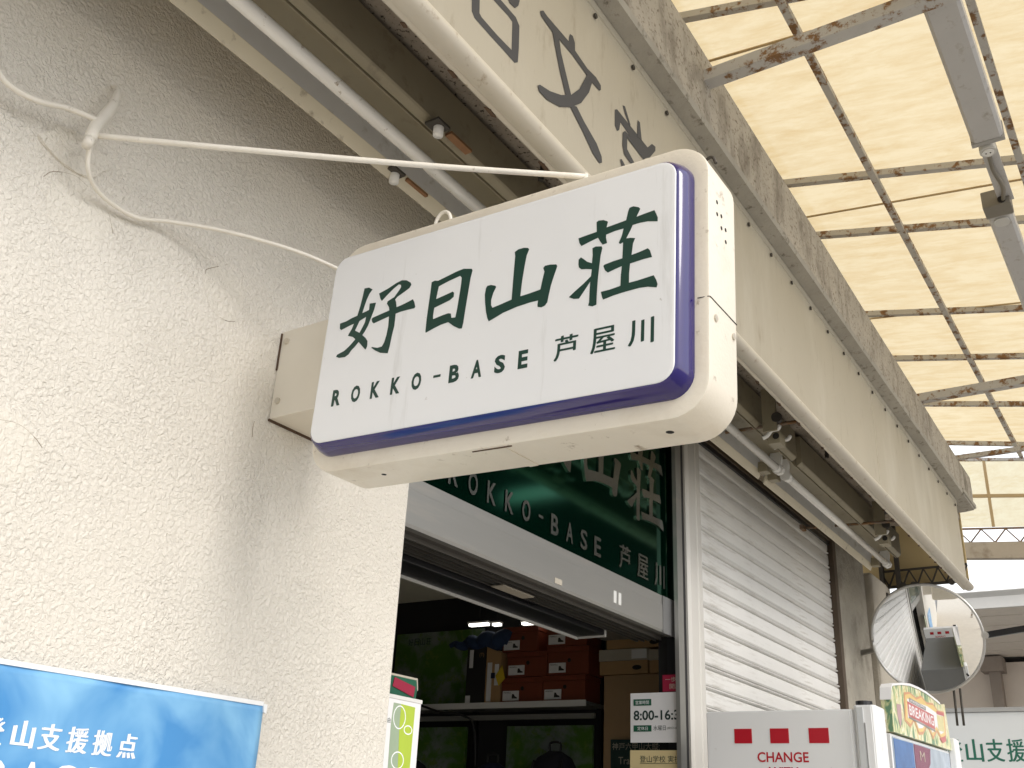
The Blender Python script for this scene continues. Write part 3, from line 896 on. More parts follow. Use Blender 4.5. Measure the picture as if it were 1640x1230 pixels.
def spare_holder(x, label):
    t = thing('lamp_holder_bracket', label, 'lamp holder', (x, -0.46, 3.3), 'empty lamp holders under the canopy')
    box('bracket', (x - 0.055, -0.475, 3.14), (x - 0.045, -0.415, 3.333), refl_olive, t)
    box('terminal_box', (x - 0.01, -0.47, 3.10), (x + 0.06, -0.42, 3.15), refl_olive, t)
    disc('knockout', (x - 0.011, -0.455, 3.13), (-1, 0, 0), 0.014, 0.002, dark_hole, t)
    for dx in (-0.03, 0.10):
        pts = [(x + dx, -0.405, 3.122), (x + dx, -0.425, 3.130), (x + dx, -0.445, 3.150), (x + dx, -0.47, 3.152), (x + dx, -0.482, 3.168)]
        tube('holder_clip', spline(pts, 5), [0.010] + [0.0085] * 19 + [0.006], socket_white, t, 8)
    disc('dark_knob', (x - 0.03, -0.47, 3.195), (-1, -0.3, 0), 0.022, 0.03, steel_dark, t)


spare_holder(3.90, 'empty white lamp holder on the soffit near the hanging sign')
spare_holder(5.62, 'empty lamp holder on the soffit near the pillar')

# ---------------------------------------------------------------- the hanging sign
TH = math.radians(1.6)
SY, SZ = -0.705, 2.485


def sp(u, v, x):
    """sign frame: u to the street, v up, turned a little in its own plane as it hangs"""
    a = u * math.cos(TH) + v * math.sin(TH)
    b = -u * math.sin(TH) + v * math.cos(TH)
    return (x, SY - a, SZ + b)


su = Vector((0, -math.cos(TH), -math.sin(TH)))
sv = Vector((0, -math.sin(TH), math.cos(TH)))
sign = thing('hanging_sign', 'white projecting box sign with blue edge and green brush lettering, fixed to the stucco wall', 'sign', (1.52, -0.1, 2.3))


def ring_at(w, h, r, x, cu=0.0, cv=0.0):
    return [sp(p[0] + cu, p[1] + cv, x) for p in rrect(w, h, r)]


FU, FV = 0.001, 0.006
W0, H0 = 0.4575, 0.276
fr = loft('frame', [ring_at(W0 - 0.035, H0 - 0.035, 0.05, 1.4615, FU, FV), ring_at(W0 - 0.006, H0 - 0.006, 0.066, 1.459, FU, FV), ring_at(W0 - 0.0015, H0 - 0.0015, 0.07, 1.4605, FU, FV),
                    ring_at(W0, H0, 0.071, 1.465, FU, FV), ring_at(W0, H0, 0.071, 1.582, FU, FV), ring_at(W0 - 0.004, H0 - 0.004, 0.068, 1.586, FU, FV)], cream_paint, sign)
for p in fr.data.polygons:
    p.use_smooth = len(p.vertices) == 4
es = fr.modifiers.new('edges', 'EDGE_SPLIT')
es.split_angle = math.radians(25)
rim = loft('blue_edge', [ring_at(0.4345, 0.238, 0.044, 1.4625, -0.004, 0.003), ring_at(0.4325, 0.236, 0.043, 1.445, -0.004, 0.003), ring_at(0.424, 0.2275, 0.038, 1.4225, -0.004, 0.003),
                         ring_at(0.4175, 0.2225, 0.034, 1.4165, -0.004, 0.003)], blue_acrylic, sign, smooth=True)
em = rim.modifiers.new('edges', 'EDGE_SPLIT')
em.split_angle = math.radians(60)
loft('white_panel', [ring_at(0.4178, 0.2228, 0.034, 1.4168, -0.004, 0.003), ring_at(0.4165, 0.2215, 0.033, 1.4152, -0.004, 0.003), ring_at(0.412, 0.217, 0.030, 1.4147, -0.004, 0.003)], white_acrylic, sign)
XF = 1.4145
for key in ('kou', 'nichi', 'zan', 'sou'):
    shape('brush_character', GLYPHS[key], sp(0, 0, XF), su, sv, sign_green, sign, 0.0004)
u = -0.3715
for ch in 'ROKKO-BASE':
    if ch == '-':
        text('sign_letter', ch, 0.0055, 0.018, sp(u + 0.004, -0.1245, XF), su, sv, sign_green, sign, 0.0002, 0.02)
        u += 0.043
    else:
        text('sign_letter', ch, 0.0375, 0.0245 if ch != 'E' else 0.0215, sp(u, -0.1425, XF), su, sv, sign_green, sign, 0.0002, 0.040)
        u += 0.0535 if ch != 'O' or u < -0.25 else 0.0505
for ch, uu in (('芦', 0.1745), ('屋', 0.2505), ('川', 0.3255)):
    text('sign_character', ch, 0.050, 0.050, sp(uu, -0.1425, XF), su, sv, sign_green, sign, 0.0002, 0.010)
# end cap: vent holes, lid seam, screws
for k in range(3):
    for j in range(2):
        yv = 0.165 - 0.026 * j - 0.014 * k
        c = sp(FU + W0, yv - 0.005 * k, 1.498 + 0.02 * k)
        disc('vent_hole', (c[0], c[1] + 0.001, c[2]), su, 0.0042, 0.0015, dark_hole, sign, 10)
a, b = sp(FU + W0 + 0.0005, -0.050, 1.462), sp(FU + W0 + 0.0005, -0.050, 1.585)
bar('lid_seam', a, b, 0.0012, 0.0016, dark_hole, sign)
a, b = sp(FU + W0 - 0.022, -0.050, 1.4588), sp(FU + W0, -0.050, 1.4605)
bar('lid_seam', a, b, 0.0012, 0.0014, dark_hole, sign)
for dx in (1.485, 1.567):
    disc('end_screw', sp(FU + W0 - 0.001, -0.082, dx), su, 0.0065, 0.004, screw_mat, sign, 12)
# underside: drain holes and a lid joint
for uu, rr in ((-0.29, 0.0055), (0.36, 0.0075)):
    disc('drain_hole', sp(uu, FV - H0 + 0.001, 1.515), -sv, rr, 0.0015, dark_hole, sign, 10)
bar('underside_lap', sp(0.035, FV - H0 - 0.0012, 1.469), sp(0.04, FV - H0 - 0.0012, 1.58), 0.02, 0.002, cream_paint, sign)
bar('lap_gap', sp(-0.03, FV - H0 - 0.0004, 1.4675), sp(0.06, FV - H0 - 0.0008, 1.467), 0.003, 0.0022, rust_spot, sign)
sb = box('support_box', (1.543, -0.262, 2.432), (1.700, -0.001, 2.665), box_paint, sign, 0.0015)
for zz in (2.635, 2.475):
    disc('support_screw', (1.5435, -0.022, zz), (-1, 0, 0), 0.008, 0.005, screw_mat, sb, 12)
box('caulk_gap', (1.540, -0.004, 2.426), (1.703, -0.0005, 2.432), rust_spot, sb)
box('caulk_gap', (1.5395, -0.004, 2.56), (1.543, -0.0005, 2.66), rust_spot, sb)
rp = [sp(-0.225 + 0.022 * math.cos(a), H0 + 0.058 + 0.032 * math.sin(a), 1.535) for a in [math.radians(-60 + 300 * k / 18) for k in range(19)]]
tube('lifting_eye', rp, 0.0045, cord_white, sign, 8)
tube('cord_post', [(1.53, -0.868, 2.74), (1.53, -0.868, 2.826)], 0.006, cord_white, sign, 8)
hk = [sp(0.412, H0 + 0.0, 1.55), sp(0.412, H0 + 0.026, 1.55), sp(0.428, H0 + 0.034, 1.55), sp(0.436, H0 + 0.016, 1.55)]
tube('wire_hook', spline(hk, 5), 0.003, steel_dark, sign, 8)

# ---------------------------------------------------------------- cords and the wall anchor
anc = thing('wall_anchor', 'white horn-shaped wall anchor holding the sign cords', 'anchor', (0.92, 0, 2.85))
tube('horn', spline([(0.955, 0.0, 3.005), (0.957, -0.025, 2.985), (0.945, -0.045, 2.93), (0.925, -0.055, 2.875), (0.908, -0.066, 2.835), (0.897, -0.078, 2.792)], 6),
     [0.002 + 0.0105 * min(1, (k + 1) / 17) for k in range(31)], cord_white, anc, 12)
tube('bolt_eye', [(0.897, -0.078, 2.793), (0.890, -0.083, 2.770)], [0.011, 0.010], cord_white, anc, 12)
disc('eye_hole', (0.892, -0.086, 2.7815), (-0.5, -0.85, -0.1), 0.005, 0.003, dark_hole, anc, 8)
ring = [(0.915 + 0.075 * math.cos(a) * (1 + 0.2 * math.sin(4 * a)), 2.80 + 0.045 * math.sin(a)) for a in [2 * math.pi * k / 22 for k in range(22)]]
prism('plaster_collar', ring, 'y', -0.006, 0.003, plaster, anc, 0.0025)
tag(tube('support_cord', spline([(0.908, -0.071, 2.812), (1.10, -0.315, 2.811), (1.34, -0.62, 2.814), (1.53, -0.868, 2.82)], 10), 0.0062, cord_white, None, 10),
    'taut white cord from wall anchor to top of hanging sign', 'cord')
tag(tube('slack_cord', spline([(0.902, -0.070, 2.795), (0.925, -0.052, 2.742), (0.978, -0.026, 2.726), (1.07, -0.016, 2.727), (1.15, -0.030, 2.756), (1.26, -0.085, 2.775), (1.40, -0.165, 2.775), (1.53, -0.235, 2.755)], 10), 0.0050, cord_white, None, 10),
    'slack white cord sagging along the wall to the left end of the hanging sign', 'cord')
tag(tube('guy_cord', spline([(0.915, -0.065, 2.855), (0.85, -0.055, 2.846), (0.79, -0.05, 2.824), (0.74, -0.045, 2.822), (0.705, -0.04, 2.842), (0.64, -0.03, 2.92), (0.55, -0.015, 3.05)], 10), 0.0062, cord_white, None, 10),
    'white cord curving left from the wall anchor out of the picture', 'cord')

# ---------------------------------------------------------------- blue banner on the wall
ban = thing('wall_banner', 'sky-blue vinyl banner with white Japanese lettering on the stucco wall', 'banner', (1.1, -0.01, 1.4))


def ban_y(x, z):
    return -0.012 - 0.004 * math.sin(9 * x + 1.3 * math.sin(7 * z)) * min(1, (1.79 - z) * 9 + 0.15) - 0.003 * math.sin(23 * x + 14 * z) * 0.5


bm = bmesh.new()
NX, NZ = 90, 60
X0, X1, Z0, Z1 = 0.30, 1.643, 0.95, 1.776
G = []
for i in range(NX + 1):
    col = []
    for j in range(NZ + 1):
        x = X0 + (X1 - X0) * i / NX
        z = Z0 + (Z1 - Z0) * j / NZ + 0.006 * (x - X0)
        col.append(bm.verts.new((x, ban_y(x, z), z)))
    G.append(col)
for i in range(NX):
    for j in range(NZ):
        bm.faces.new((G[i][j], G[i + 1][j], G[i + 1][j + 1], G[i][j + 1]))
me = from_bm(bm, 'banner_sheet')
sh = link('banner_sheet', me, sky_print, ban, True)
sm = sh.modifiers.new('thick', 'SOLIDIFY')
sm.thickness = 0.0012
bar('white_hem', (X0, -0.0135, Z1 + 0.0035), (X1 - 0.002, -0.0135, Z1 + 0.0035 + 0.006 * (X1 - X0)), 0.0035, 0.009, white_print, ban)
prism('folded_corner', [(1.640, 1.788), (1.650, 1.787), (1.650, 1.768), (1.642, 1.770)], 'y', -0.018, -0.008, white_print, ban)


def drape(o):
    off = root_of(o.parent) if o.parent else Vector()
    for v in o.data.vertices:
        v.co.y = ban_y(v.co.x, v.co.z) - 0.0022


for ch, xx in (('登', 1.008), ('山', 1.068), ('支', 1.122), ('援', 1.178), ('拠', 1.233), ('点', 1.290)):
    drape(text('banner_character', ch, 0.045, 0.045, (xx, -0.02, 1.648), (1, 0, 0), (0, 0, 1), white_print, ban, 0, 0.02))
x = 0.62
for ch in ('R', 'O', 'K', 'K', 'O', '-', 'B', 'A', 'S', 'E', '芦', '屋', '川'):
    w = {'-': 0.03}.get(ch, 0.052)
    h = 0.012 if ch == '-' else 0.072
    drape(text('banner_letter', ch, h, w, (x, -0.02, 1.555 + (0.03 if ch == '-' else 0)), (1, 0, 0), (0, 0, 1), white_print, ban, 0, 0.035))
    x += w + 0.019

# ---------------------------------------------------------------- leaflets by the doorway
lf = thing('leaflet_sleeve', 'white leaflet with green and lime footprint print at the wall edge', 'leaflet', (2.18, 0.03, 1.6))
box('sheet', (2.10, 0.028, 1.40), (2.252, 0.031, 1.862), paper, lf)
FX = (1, 0, 0)
shape('lime_area', [[(2.176, 1.40), (2.176, 1.70), (2.168, 1.80), (2.168, 1.852), (2.228, 1.850), (2.226, 1.70), (2.214, 1.40)]], (0, 0.0278, 0), FX, (0, 0, 1), lime_print, lf, 0.0004)
shape('sage_area', [[(2.138, 1.40), (2.136, 1.70), (2.133, 1.80), (2.137, 1.852), (2.1675, 1.852), (2.1675, 1.80), (2.1755, 1.70), (2.1755, 1.40)]], (0, 0.0278, 0), FX, (0, 0, 1), sage_print, lf, 0.0004)
for cx, cz, ra, rb in ((2.165, 1.818, 0.026, 0.030), (2.205, 1.790, 0.018, 0.012), (2.172, 1.712, 0.026, 0.022)):
    o_ = [(cx + ra * math.cos(2 * math.pi * k / 20), cz + rb * math.sin(2 * math.pi * k / 20)) for k in range(20)]
    i_ = [(cx + (ra - .003) * math.cos(2 * math.pi * k / 20), cz + (rb - .003) * math.sin(2 * math.pi * k / 20)) for k in range(20)]
    shape('foot_outline', [o_, i_], (0, 0.0273, 0), FX, (0, 0, 1), white_print, lf, 0.0003)
text('leaflet_text', '自由', 0.013, 0.026, (2.104, 0.0277, 1.800), FX, (0, 0, 1), dark_print, lf, 0.0002)
box('sleeve_edge', (2.098, 0.026, 1.862), (2.256, 0.033, 1.872), white_trim, lf, 0.001)
cd = thing('doorway_card', 'dark green card with a crimson strip behind the white leaflet', 'card', (2.2, 0.06, 1.9))
prism('card', [(2.09, 1.80), (2.252, 1.80), (2.268, 1.90), (2.262, 1.926), (2.10, 1.925)], 'y', 0.058, 0.061, green_print, cd)
prism('crimson_strip', [(2.16, 1.898), (2.252, 1.880), (2.256, 1.908), (2.166, 1.922)], 'y', 0.0555, 0.0575, paper_red, cd)
prism('pale_border', [(2.10, 1.9255), (2.2625, 1.9265), (2.2685, 1.90), (2.272, 1.90), (2.266, 1.932), (2.10, 1.931)], 'y', 0.0575, 0.0605, grey_card, cd)

# ---------------------------------------------------------------- inside the shop: notices on the jamb side
NXX = (0, -1, 0)
no = thing('opening_hours_notice', 'white opening hours notice with green tags beside the door jamb', 'notice', (4.1, 0.2, 2.0))
box('sheet', (4.10, 0.07, 1.938), (4.103, 0.333, 2.136), paper, no)
#box('holder', (4.1035, 0.08, 1.60), (4.106, 0.34, 2.30), mat('clear_board', (0.45, 0.44, 0.42), 0.2), no)
box('green_tag', (4.0985, 0.236, 2.085), (4.0998, 0.318, 2.111), green_print, no)
box('green_tag', (4.0985, 0.236, 1.981), (4.0998, 0.318, 2.006), green_print, no)
text('notice_text', '営業時間', 0.015, 0.062, (4.098, 0.308, 2.090), NXX, (0, 0, 1), white_print, no, 0.0003)
text('notice_text', '定休日', 0.015, 0.048, (4.098, 0.300, 1.986), NXX, (0, 0, 1), white_print, no, 0.0003)
text('notice_hours', '8:00-16:30', 0.040, 0.238, (4.0995, 0.318, 2.026), NXX, (0, 0, 1), dark_print, no, 0.0005, 0.022)
text('notice_text', '水曜日', 0.020, 0.056, (4.0995, 0.227, 1.985), NXX, (0, 0, 1), dark_print, no, 0.0005)
text('notice_text', '(祝日は営業)', 0.011, 0.075, (4.0995, 0.165, 1.988), NXX, (0, 0, 1), dark_print, no, 0.0005)
ny = thing('course_notice', 'pale yellow course notice below the opening hours', 'notice', (4.1, 0.2, 1.7))
box('sheet', (4.10, 0.07, 1.62), (4.103, 0.335, 1.908), paper_yellow, ny)
text('notice_text', '登山学校 実技講座', 0.026, 0.24, (4.0995, 0.290, 1.861), NXX, (0, 0, 1), dark_print, ny, 0.0005)
box('underline', (4.0985, 0.05, 1.8565), (4.0998, 0.29, 1.858), dark_print, ny)
box('navy_block', (4.0985, 0.278, 1.70), (4.0998, 0.324, 1.838), navy_print, ny)
text('notice_text', '秋の', 0.016, 0.038, (4.098, 0.320, 1.818), NXX, (0, 0, 1), white_print, ny, 0.0003)
text('notice_text', '登山', 0.016, 0.038, (4.098, 0.320, 1.796), NXX, (0, 0, 1), white_print, ny, 0.0003)
box('pale_block', (4.0985, 0.235, 1.70), (4.0998, 0.276, 1.836), paper, ny)
nr = thing('crimson_notice', 'small crimson notice with pale characters above the opening hours', 'notice', (4.1, 0.14, 2.17))
box('sheet', (4.098, 0.07, 2.139), (4.1015, 0.182, 2.206), paper_red, nr)
text('notice_text', '一歩', 0.020, 0.05, (4.0975, 0.17, 2.177), NXX, (0, 0, 1), grey_card, nr, 0.0004)
text('notice_text', '開講', 0.022, 0.05, (4.0975, 0.15, 2.148), NXX, (0, 0, 1), grey_card, nr, 0.0004)

for o_ in (no, ny, nr):
    o_.location += Vector((-0.10, -0.05, -0.014))
    for c_ in o_.children:          # the sheets are tucked behind the jamb strip
        bmn = bmesh.new()
        bmn.from_mesh(c_.data)
        bmesh.ops.bisect_plane(bmn, geom=bmn.verts[:] + bmn.edges[:] + bmn.faces[:], plane_co=(0, 0.116, 0), plane_no=(0, -1, 0), clear_outer=True)
        bmn.to_mesh(c_.data)
        bmn.free()

# shelf with shoe boxes along the right-hand room wall (fronts face -x)
sf = thing('display_shelf', 'grey metal shelf carrying the shoe boxes', 'shelf', (4.9, 1.5, 2.2))
box('board', (4.77, 0.93, 2.185), (4.98, 2.6, 2.203), shelf_metal, sf)
box('front_lip', (4.762, 0.93, 2.176), (4.769, 2.6, 2.208), white_trim, sf)
box('lower_rail', (4.80, 0.9, 2.12), (4.82, 2.6, 2.145), shelf_metal, sf)
for yy in (0.94, 1.75, 2.55):
    box('upright', (4.955, yy, 0.1), (4.983, yy + 0.03, 2.6), black_met, sf)
GB = 'orange shoe boxes stacked on the shelf'


def shoe_box(y1, y0, z0, z1, label, x0=4.79):
    t = thing('shoe_box', label, 'shoe box', (x0 + 0.08, (y0 + y1) / 2, z0), GB)
    box('carton', (x0, y0, z0 + 0.001), (x0 + 0.17, y1, z1 - 0.028), orange_card, t, 0.002)
    box('lid', (x0 - 0.004, y0 - 0.003, z1 - 0.0275), (x0 + 0.174, y1 + 0.003, z1), orange_card, t, 0.002)
    lb_ = box('label', (x0 - 0.0055, y1 - 0.115, z0 + 0.012), (x0 - 0.001, y1 - 0.012, z0 + 0.063), paper, t)
    shape('shoe_picture', [[(0, 0), (0.035, 0), (0.035, 0.006), (0.02, 0.012), (0.012, 0.024), (0.002, 0.024)]], (x0 - 0.0057, y1 - 0.072, z0 + 0.022), NXX, (0, 0, 1), black_card, lb_, 0.0003)
    text('label_text', 'MERRELL', 0.007, 0.05, (x0 - 0.0057, y1 - 0.018, z0 + 0.050), NXX, (0, 0, 1), black_card, lb_, 0.0003)
    text('box_name', 'MERRELL', 0.016, 0.10, (x0 - 0.0043, y1 - 0.11, z1 - 0.022), NXX, (0, 0, 1), mat('faint_print', (0.30, 0.06, 0.03), 0.5), t, 0.0003)
    disc('finger_hole', (x0 - 0.0003, y1 - 0.135, z0 + 0.075), (-1, 0, 0), 0.011, 0.0012, dark_hole, t, 14)


shoe_box(1.476, 1.214, 2.205, 2.338, 'orange shoe box, bottom of the left stack on the shelf')
shoe_box(1.208, 0.95, 2.205, 2.340, 'orange shoe box, bottom of the right stack on the shelf')
shoe_box(1.446, 1.19, 2.340, 2.474, 'orange shoe box in the middle of the left stack')
shoe_box(1.184, 0.932, 2.342, 2.490, 'orange shoe box in the middle of the right stack')
shoe_box(1.484, 1.254, 2.476, 2.614, 'topmost orange shoe box of the left stack')
shoe_box(1.192, 0.945, 2.492, 2.628, 'topmost orange shoe box of the right stack, under the air curtain')
bb = thing('black_box', 'tall black box with white stickers left of the orange boxes', 'box', (4.85, 1.65, 2.2))
box('carton', (4.78, 1.588, 2.205), (4.95, 1.715, 2.515), black_card, bb, 0.002)
box('sticker', (4.7785, 1.672, 2.40), (4.7798, 1.698, 2.50), paper, bb)
box('sticker', (4.7785, 1.68, 2.21), (4.7798, 1.712, 2.25), paper, bb)
text('gold_mark', '(T)', 0.026, 0.03, (4.7795, 1.63, 2.455), NXX, (0, 0, 1), tan_card, bb, 0.0003)
tb = thing('tan_box', 'tan box with white label and yellow tag between black and orange boxes', 'box', (4.85, 1.53, 2.2))
prism('carton', [(1.484, 2.205), (1.583, 2.205), (1.583, 2.512), (1.484, 2.475)], 'x', 4.782, 4.95, tan_card, tb)
box('sticker', (4.7795, 1.542, 2.215), (4.7815, 1.572, 2.425), paper, tb)
box('sticker', (4.7795, 1.495, 2.30), (4.7815, 1.522, 2.415), paper, tb)
box('blue_dot', (4.778, 1.518, 2.338), (4.7793, 1.545, 2.368), pack_blue, tb)
prism('yellow_tag', [(1.512, 2.35), (1.470, 2.405), (1.448, 2.335), (1.488, 2.296)], 'x', 4.774, 4.7775, yellow_tag, tb)


def lidded(y1, y0, z0, z1, label):
    t = thing('shoe_carton', label, 'box', (4.86, (y0 + y1) / 2, z0), 'grey-lidded tan shoe cartons')
    h = (z1 - z0) * 0.46
    box('base', (4.785, y0, z0 + 0.001), (4.97, y1, z0 + h + 0.01), tan_card, t, 0.002)
    box('lid', (4.780, y0 - 0.003, z0 + h + 0.011), (4.974, y1 + 0.003, z1), grey_card, t, 0.002)
    o_ = [(y1 - (y1 - y0) * 0.78 + 0.026 * math.cos(2 * math.pi * k / 16), z0 + h * 0.55 + 0.012 * math.sin(2 * math.pi * k / 16)) for k in range(16)]
    prism('finger_slot', o_, 'x', 4.7835, 4.786, dark_hole, t)
    box('lid_label', (4.7785, y0 + 0.002, z1 - 0.052), (4.7798, y0 + 0.088, z1 - 0.006), paper, t)


lidded(0.862, 0.585, 2.330, 2.458, 'grey-lidded tan carton on the big cardboard box, left one')
lidded(0.575, 0.40, 2.330, 2.448, 'grey-lidded tan carton on the big cardboard box, beside the jamb')
lidded(0.822, 0.47, 2.460, 2.562, 'grey-lidded tan carton on top of the two others')
cb = thing('cardboard_box', 'large brown cardboard box under the grey-lidded cartons', 'box', (4.9, 0.6, 1.5))
box('carton', (4.79, 0.44, 1.30), (4.982, 0.838, 2.328), brown_card, cb, 0.003)
tp = thing('trail_map_poster', 'dark green trail poster leaning on the cardboard box', 'poster', (4.78, 0.6, 1.6))
box('board', (4.778, 0.46, 1.50), (4.786, 0.79, 2.012), dark_print, tp)
text('poster_text', '神戸六甲山大縦走', 0.034, 0.29, (4.7775, 0.78, 1.962), NXX, (0, 0, 1), grey_card, tp, 0.0004)
text('poster_text', 'Trail', 0.034, 0.08, (4.7775, 0.745, 1.895), NXX, (0, 0, 1), grey_card, tp, 0.0004)
mp = thing('map_poster', 'green and grey mountain map poster behind the shelf boxes', 'poster', (4.97, 2.0, 2.2))
box('sheet', (4.965, 1.735, 2.205), (4.97, 2.40, 2.66), map_print, mp)
for ch, yy in (('好', 2.305), ('日', 2.258), ('山', 2.213), ('荘', 2.168)):
    text('poster_text', ch, 0.042, 0.038, (4.9645, yy, 2.585), NXX, (0, 0, 1), dark_print, mp, 0.0004, 0.01)
for k, (ya, yb, lab) in enumerate(((1.80, 2.45, 'dim green map panel below the shelf, left one'), (0.98, 1.52, 'dim green map panel below the shelf, right one'))):
    tag(box('map_poster', (4.93, ya, 1.2), (4.95, yb, 2.10), map_print), lab, 'panel')
gm = []
for k in range(14):
    a = k / 13
    gm.append((4.80 + 0.01 * math.sin(k * 2.1), 1.86 - 0.42 * a, 2.535 + 0.012 * math.sin(k * 1.7) + 0.02 * a))
tag(tube('folded_jacket', spline(gm, 3), [0.012 + 0.035 * min(1, k / 22) for k in range(40)], navy_cloth, None, 12), 'dark blue rolled jacket lying over the black box', 'jacket')


def backpack(x, y, z, s, m, label):
    t = thing('backpack', label, 'backpack', (x, y, z), 'dark backpacks below the shelf')
    rings = []
    for f, w, d in ((0.0, 0.10, 0.06), (0.05, 0.15, 0.10), (0.25, 0.165, 0.125), (0.55, 0.16, 0.12), (0.8, 0.14, 0.10), (0.94, 0.10, 0.07), (1.0, 0.04, 0.03)):
        rings.append([(x + d * s * math.cos(2 * math.pi * k / 16), y + w * s * math.sin(2 * math.pi * k / 16) * (1 + 0.06 * math.sin(5 * f + k)), z + 0.55 * s * f) for k in range(16)])
    loft('body', rings, m, t, smooth=True)
    box('front_pocket', (x - 0.15 * s, y - 0.10 * s, z + 0.06 * s), (x - 0.11 * s, y + 0.10 * s, z + 0.28 * s), m, t, 0.012 * s)
    tube('grab_loop', spline([(x, y - 0.03, z + 0.54 * s), (x, y - 0.03, z + 0.59 * s), (x, y + 0.03, z + 0.59 * s), (x, y + 0.03, z + 0.54 * s)], 4), 0.006, black_card, t, 6)
    for s_ in (-1, 1):
        tube('strap', spline([(x - 0.08 * s, y + s_ * 0.11 * s, z + 0.1), (x - 0.135 * s, y + s_ * 0.10 * s, z + 0.3 * s), (x - 0.07 * s, y + s_ * 0.08 * s, z + 0.5 * s)], 5), 0.008, black_card, t, 6)


backpack(4.72, 2.02, 1.36, 1.0, pack_cloth, 'dark backpack below the shelf, left of the others')
backpack(4.70, 1.45, 1.34, 1.0, pack_blue, 'navy backpack in the middle below the shelf')
backpack(4.72, 1.08, 1.40, 1.0, pack_cloth, 'dark backpack below the shelf, nearest the cardboard box')
tag(tube('power_lead', spline([(4.755, 2.0, 2.20), (4.75, 1.85, 2.16), (4.75, 1.7, 2.14), (4.76, 1.62, 2.05), (4.77, 1.6, 1.6)], 6), 0.006, black_card, None, 8), 'black lead hanging from the shelf edge', 'cable')
for k, (ya, yb, zz, lab) in enumerate(((1.74, 1.61, 2.652, 'lit strip lamp over the map poster'), (1.575, 1.525, 2.645, 'short lit strip lamp over the black box'), (1.375, 1.20, 2.638, 'lit strip lamp over the orange boxes'))):
    t = thing('strip_lamp', lab, 'lamp', (4.84, (ya + yb) / 2, zz), 'lit strip lamps above the shelf')
    box('diffuser', (4.805, yb, zz - 0.010), (4.835, ya, zz + 0.004), lit_lamp, t, 0.002)
    box('casing', (4.80, yb - 0.004, zz + 0.0045), (4.84, ya + 0.004, zz + 0.014), white_trim, t)
    tube('hanger', [(4.82, (ya + yb) / 2, zz + 0.0145), (4.82, (ya + yb) / 2, 2.858)], 0.003, black_met, t, 6)

# ---------------------------------------------------------------- arcade roof: sheets, purlins, cross bars, tie beams
roof = thing('arcade_roof', 'translucent cream arcade roof on rusty white steel bars', 'roof', (4, -1.2, 4.5))
SK = 0.109


def rz(y):
    return 4.75 + 0.151 * (y + 0.66)


def rp3(x, y, dz=0.0):
    return (x + SK * (-y - 0.4), y, rz(y) + dz)


BX = [-3.9, -3.0, -2.1, -1.2, -0.3, 0.55, 1.4, 2.25, 3.10, 3.80, 4.48, 5.06, 6.15, 6.91, 7.84, 8.80]
BY = [0.10, -0.845, -1.50, -2.15]
VIS = [3.10, 4.48, 5.06, 6.15, 6.91, 7.84, 8.80]
for x0, x1 in zip(BX, BX[1:]):
    for k, (y0, y1) in enumerate(zip(BY, BY[1:])):
        j = [random.uniform(-0.004, 0.004) for _ in range(4)]
        quad('roof_sheet', [rp3(x0, y0, 0.024 + j[0]), rp3(x1, y0, 0.024 + j[1]), rp3(x1, y1, 0.024 + j[2]), rp3(x0, y1, 0.024 + j[3])], sheet, roof)
for x in BX:
    if x == 3.80:
        continue
    bar('cross_bar', rp3(x, 0.1), rp3(x, -2.15), 0.034, 0.034, rust_pale, roof)
for y in BY[1:]:
    bar('purlin', (-4.2, y, rz(y) - 0.036), (9.05, y, rz(y) - 0.036), 0.032, 0.032, rust_pale, roof)
bar('purlin', (-4.2, 0.06, rz(0.06) - 0.036), (9.05, 0.06, rz(0.06) - 0.036), 0.032, 0.032, rust_pale, roof)
for x in (3.42, 4.86, 6.24):
    bar('sheet_seam', (x + 0.03, 0.1, rz(0.1) + 0.012), (x - 0.10, -2.15, rz(-2.15) + 0.012), 0.012, 0.006, seam_mat, roof)
for x, z in ((2.77, 4.10), (6.06, 4.10), (-0.6, 4.10)):
    bar('tie_beam', (x, -0.50, z), (x, -2.15, z), 0.055, 0.05, rust_pale, roof)
    bar('hanger', (x, -2.12, z + 0.0255), (x, -2.12, rz(-2.12) - 0.053), 0.02, 0.02, rust_pale, roof)
bar('tie_beam', (7.22, -0.50, 4.10), (7.22, -2.15, 4.10), 0.035, 0.030, rust_pale, roof)
for x in (-4.0, -1.6, 9.0):
    bar('street_post', (x, -2.12, 0.1), (x, -2.12, rz(-2.12) - 0.06), 0.07, 0.07, rust_pale, roof)

# end gable of translucent sheets with a lattice girder below
gab = thing('gable_screen', 'pale yellow translucent end screen with lattice girder closing the arcade roof', 'screen', (9.05, -0.9, 4.3))
GXX = 9.06


def gz(y, f):     # f 0 bottom .. 1 top; rails fall outward with the roof
    top = rz(y) - 0.07
    bot = 4.095 + 0.10 * (y + 0.6)
    return bot + (top - bot) * f


GYS = [0.30, -0.06, -0.55, -1.05, -1.55, -2.15]
for y0, y1 in zip(GYS, GYS[1:]):
    for f0, f1 in ((0, 0.45), (0.45, 1.0)):
        quad('screen_sheet', [(GXX, y0, gz(y0, f0)), (GXX, y1, gz(y1, f0)), (GXX, y1, gz(y1, f1)), (GXX, y0, gz(y0, f1))], gable_sheet, gab)
for y in GYS:
    bar('upright', (GXX - 0.015, y, gz(y, 0)), (GXX - 0.015, y, gz(y, 1)), 0.022, 0.022, seam_mat, gab)
for f in (0.45, 1.0):
    bar('rail', (GXX - 0.016, 0.3, gz(0.3, f)), (GXX - 0.016, -2.15, gz(-2.15, f)), 0.024, 0.026, seam_mat if f < 1 else rust_pale, gab)


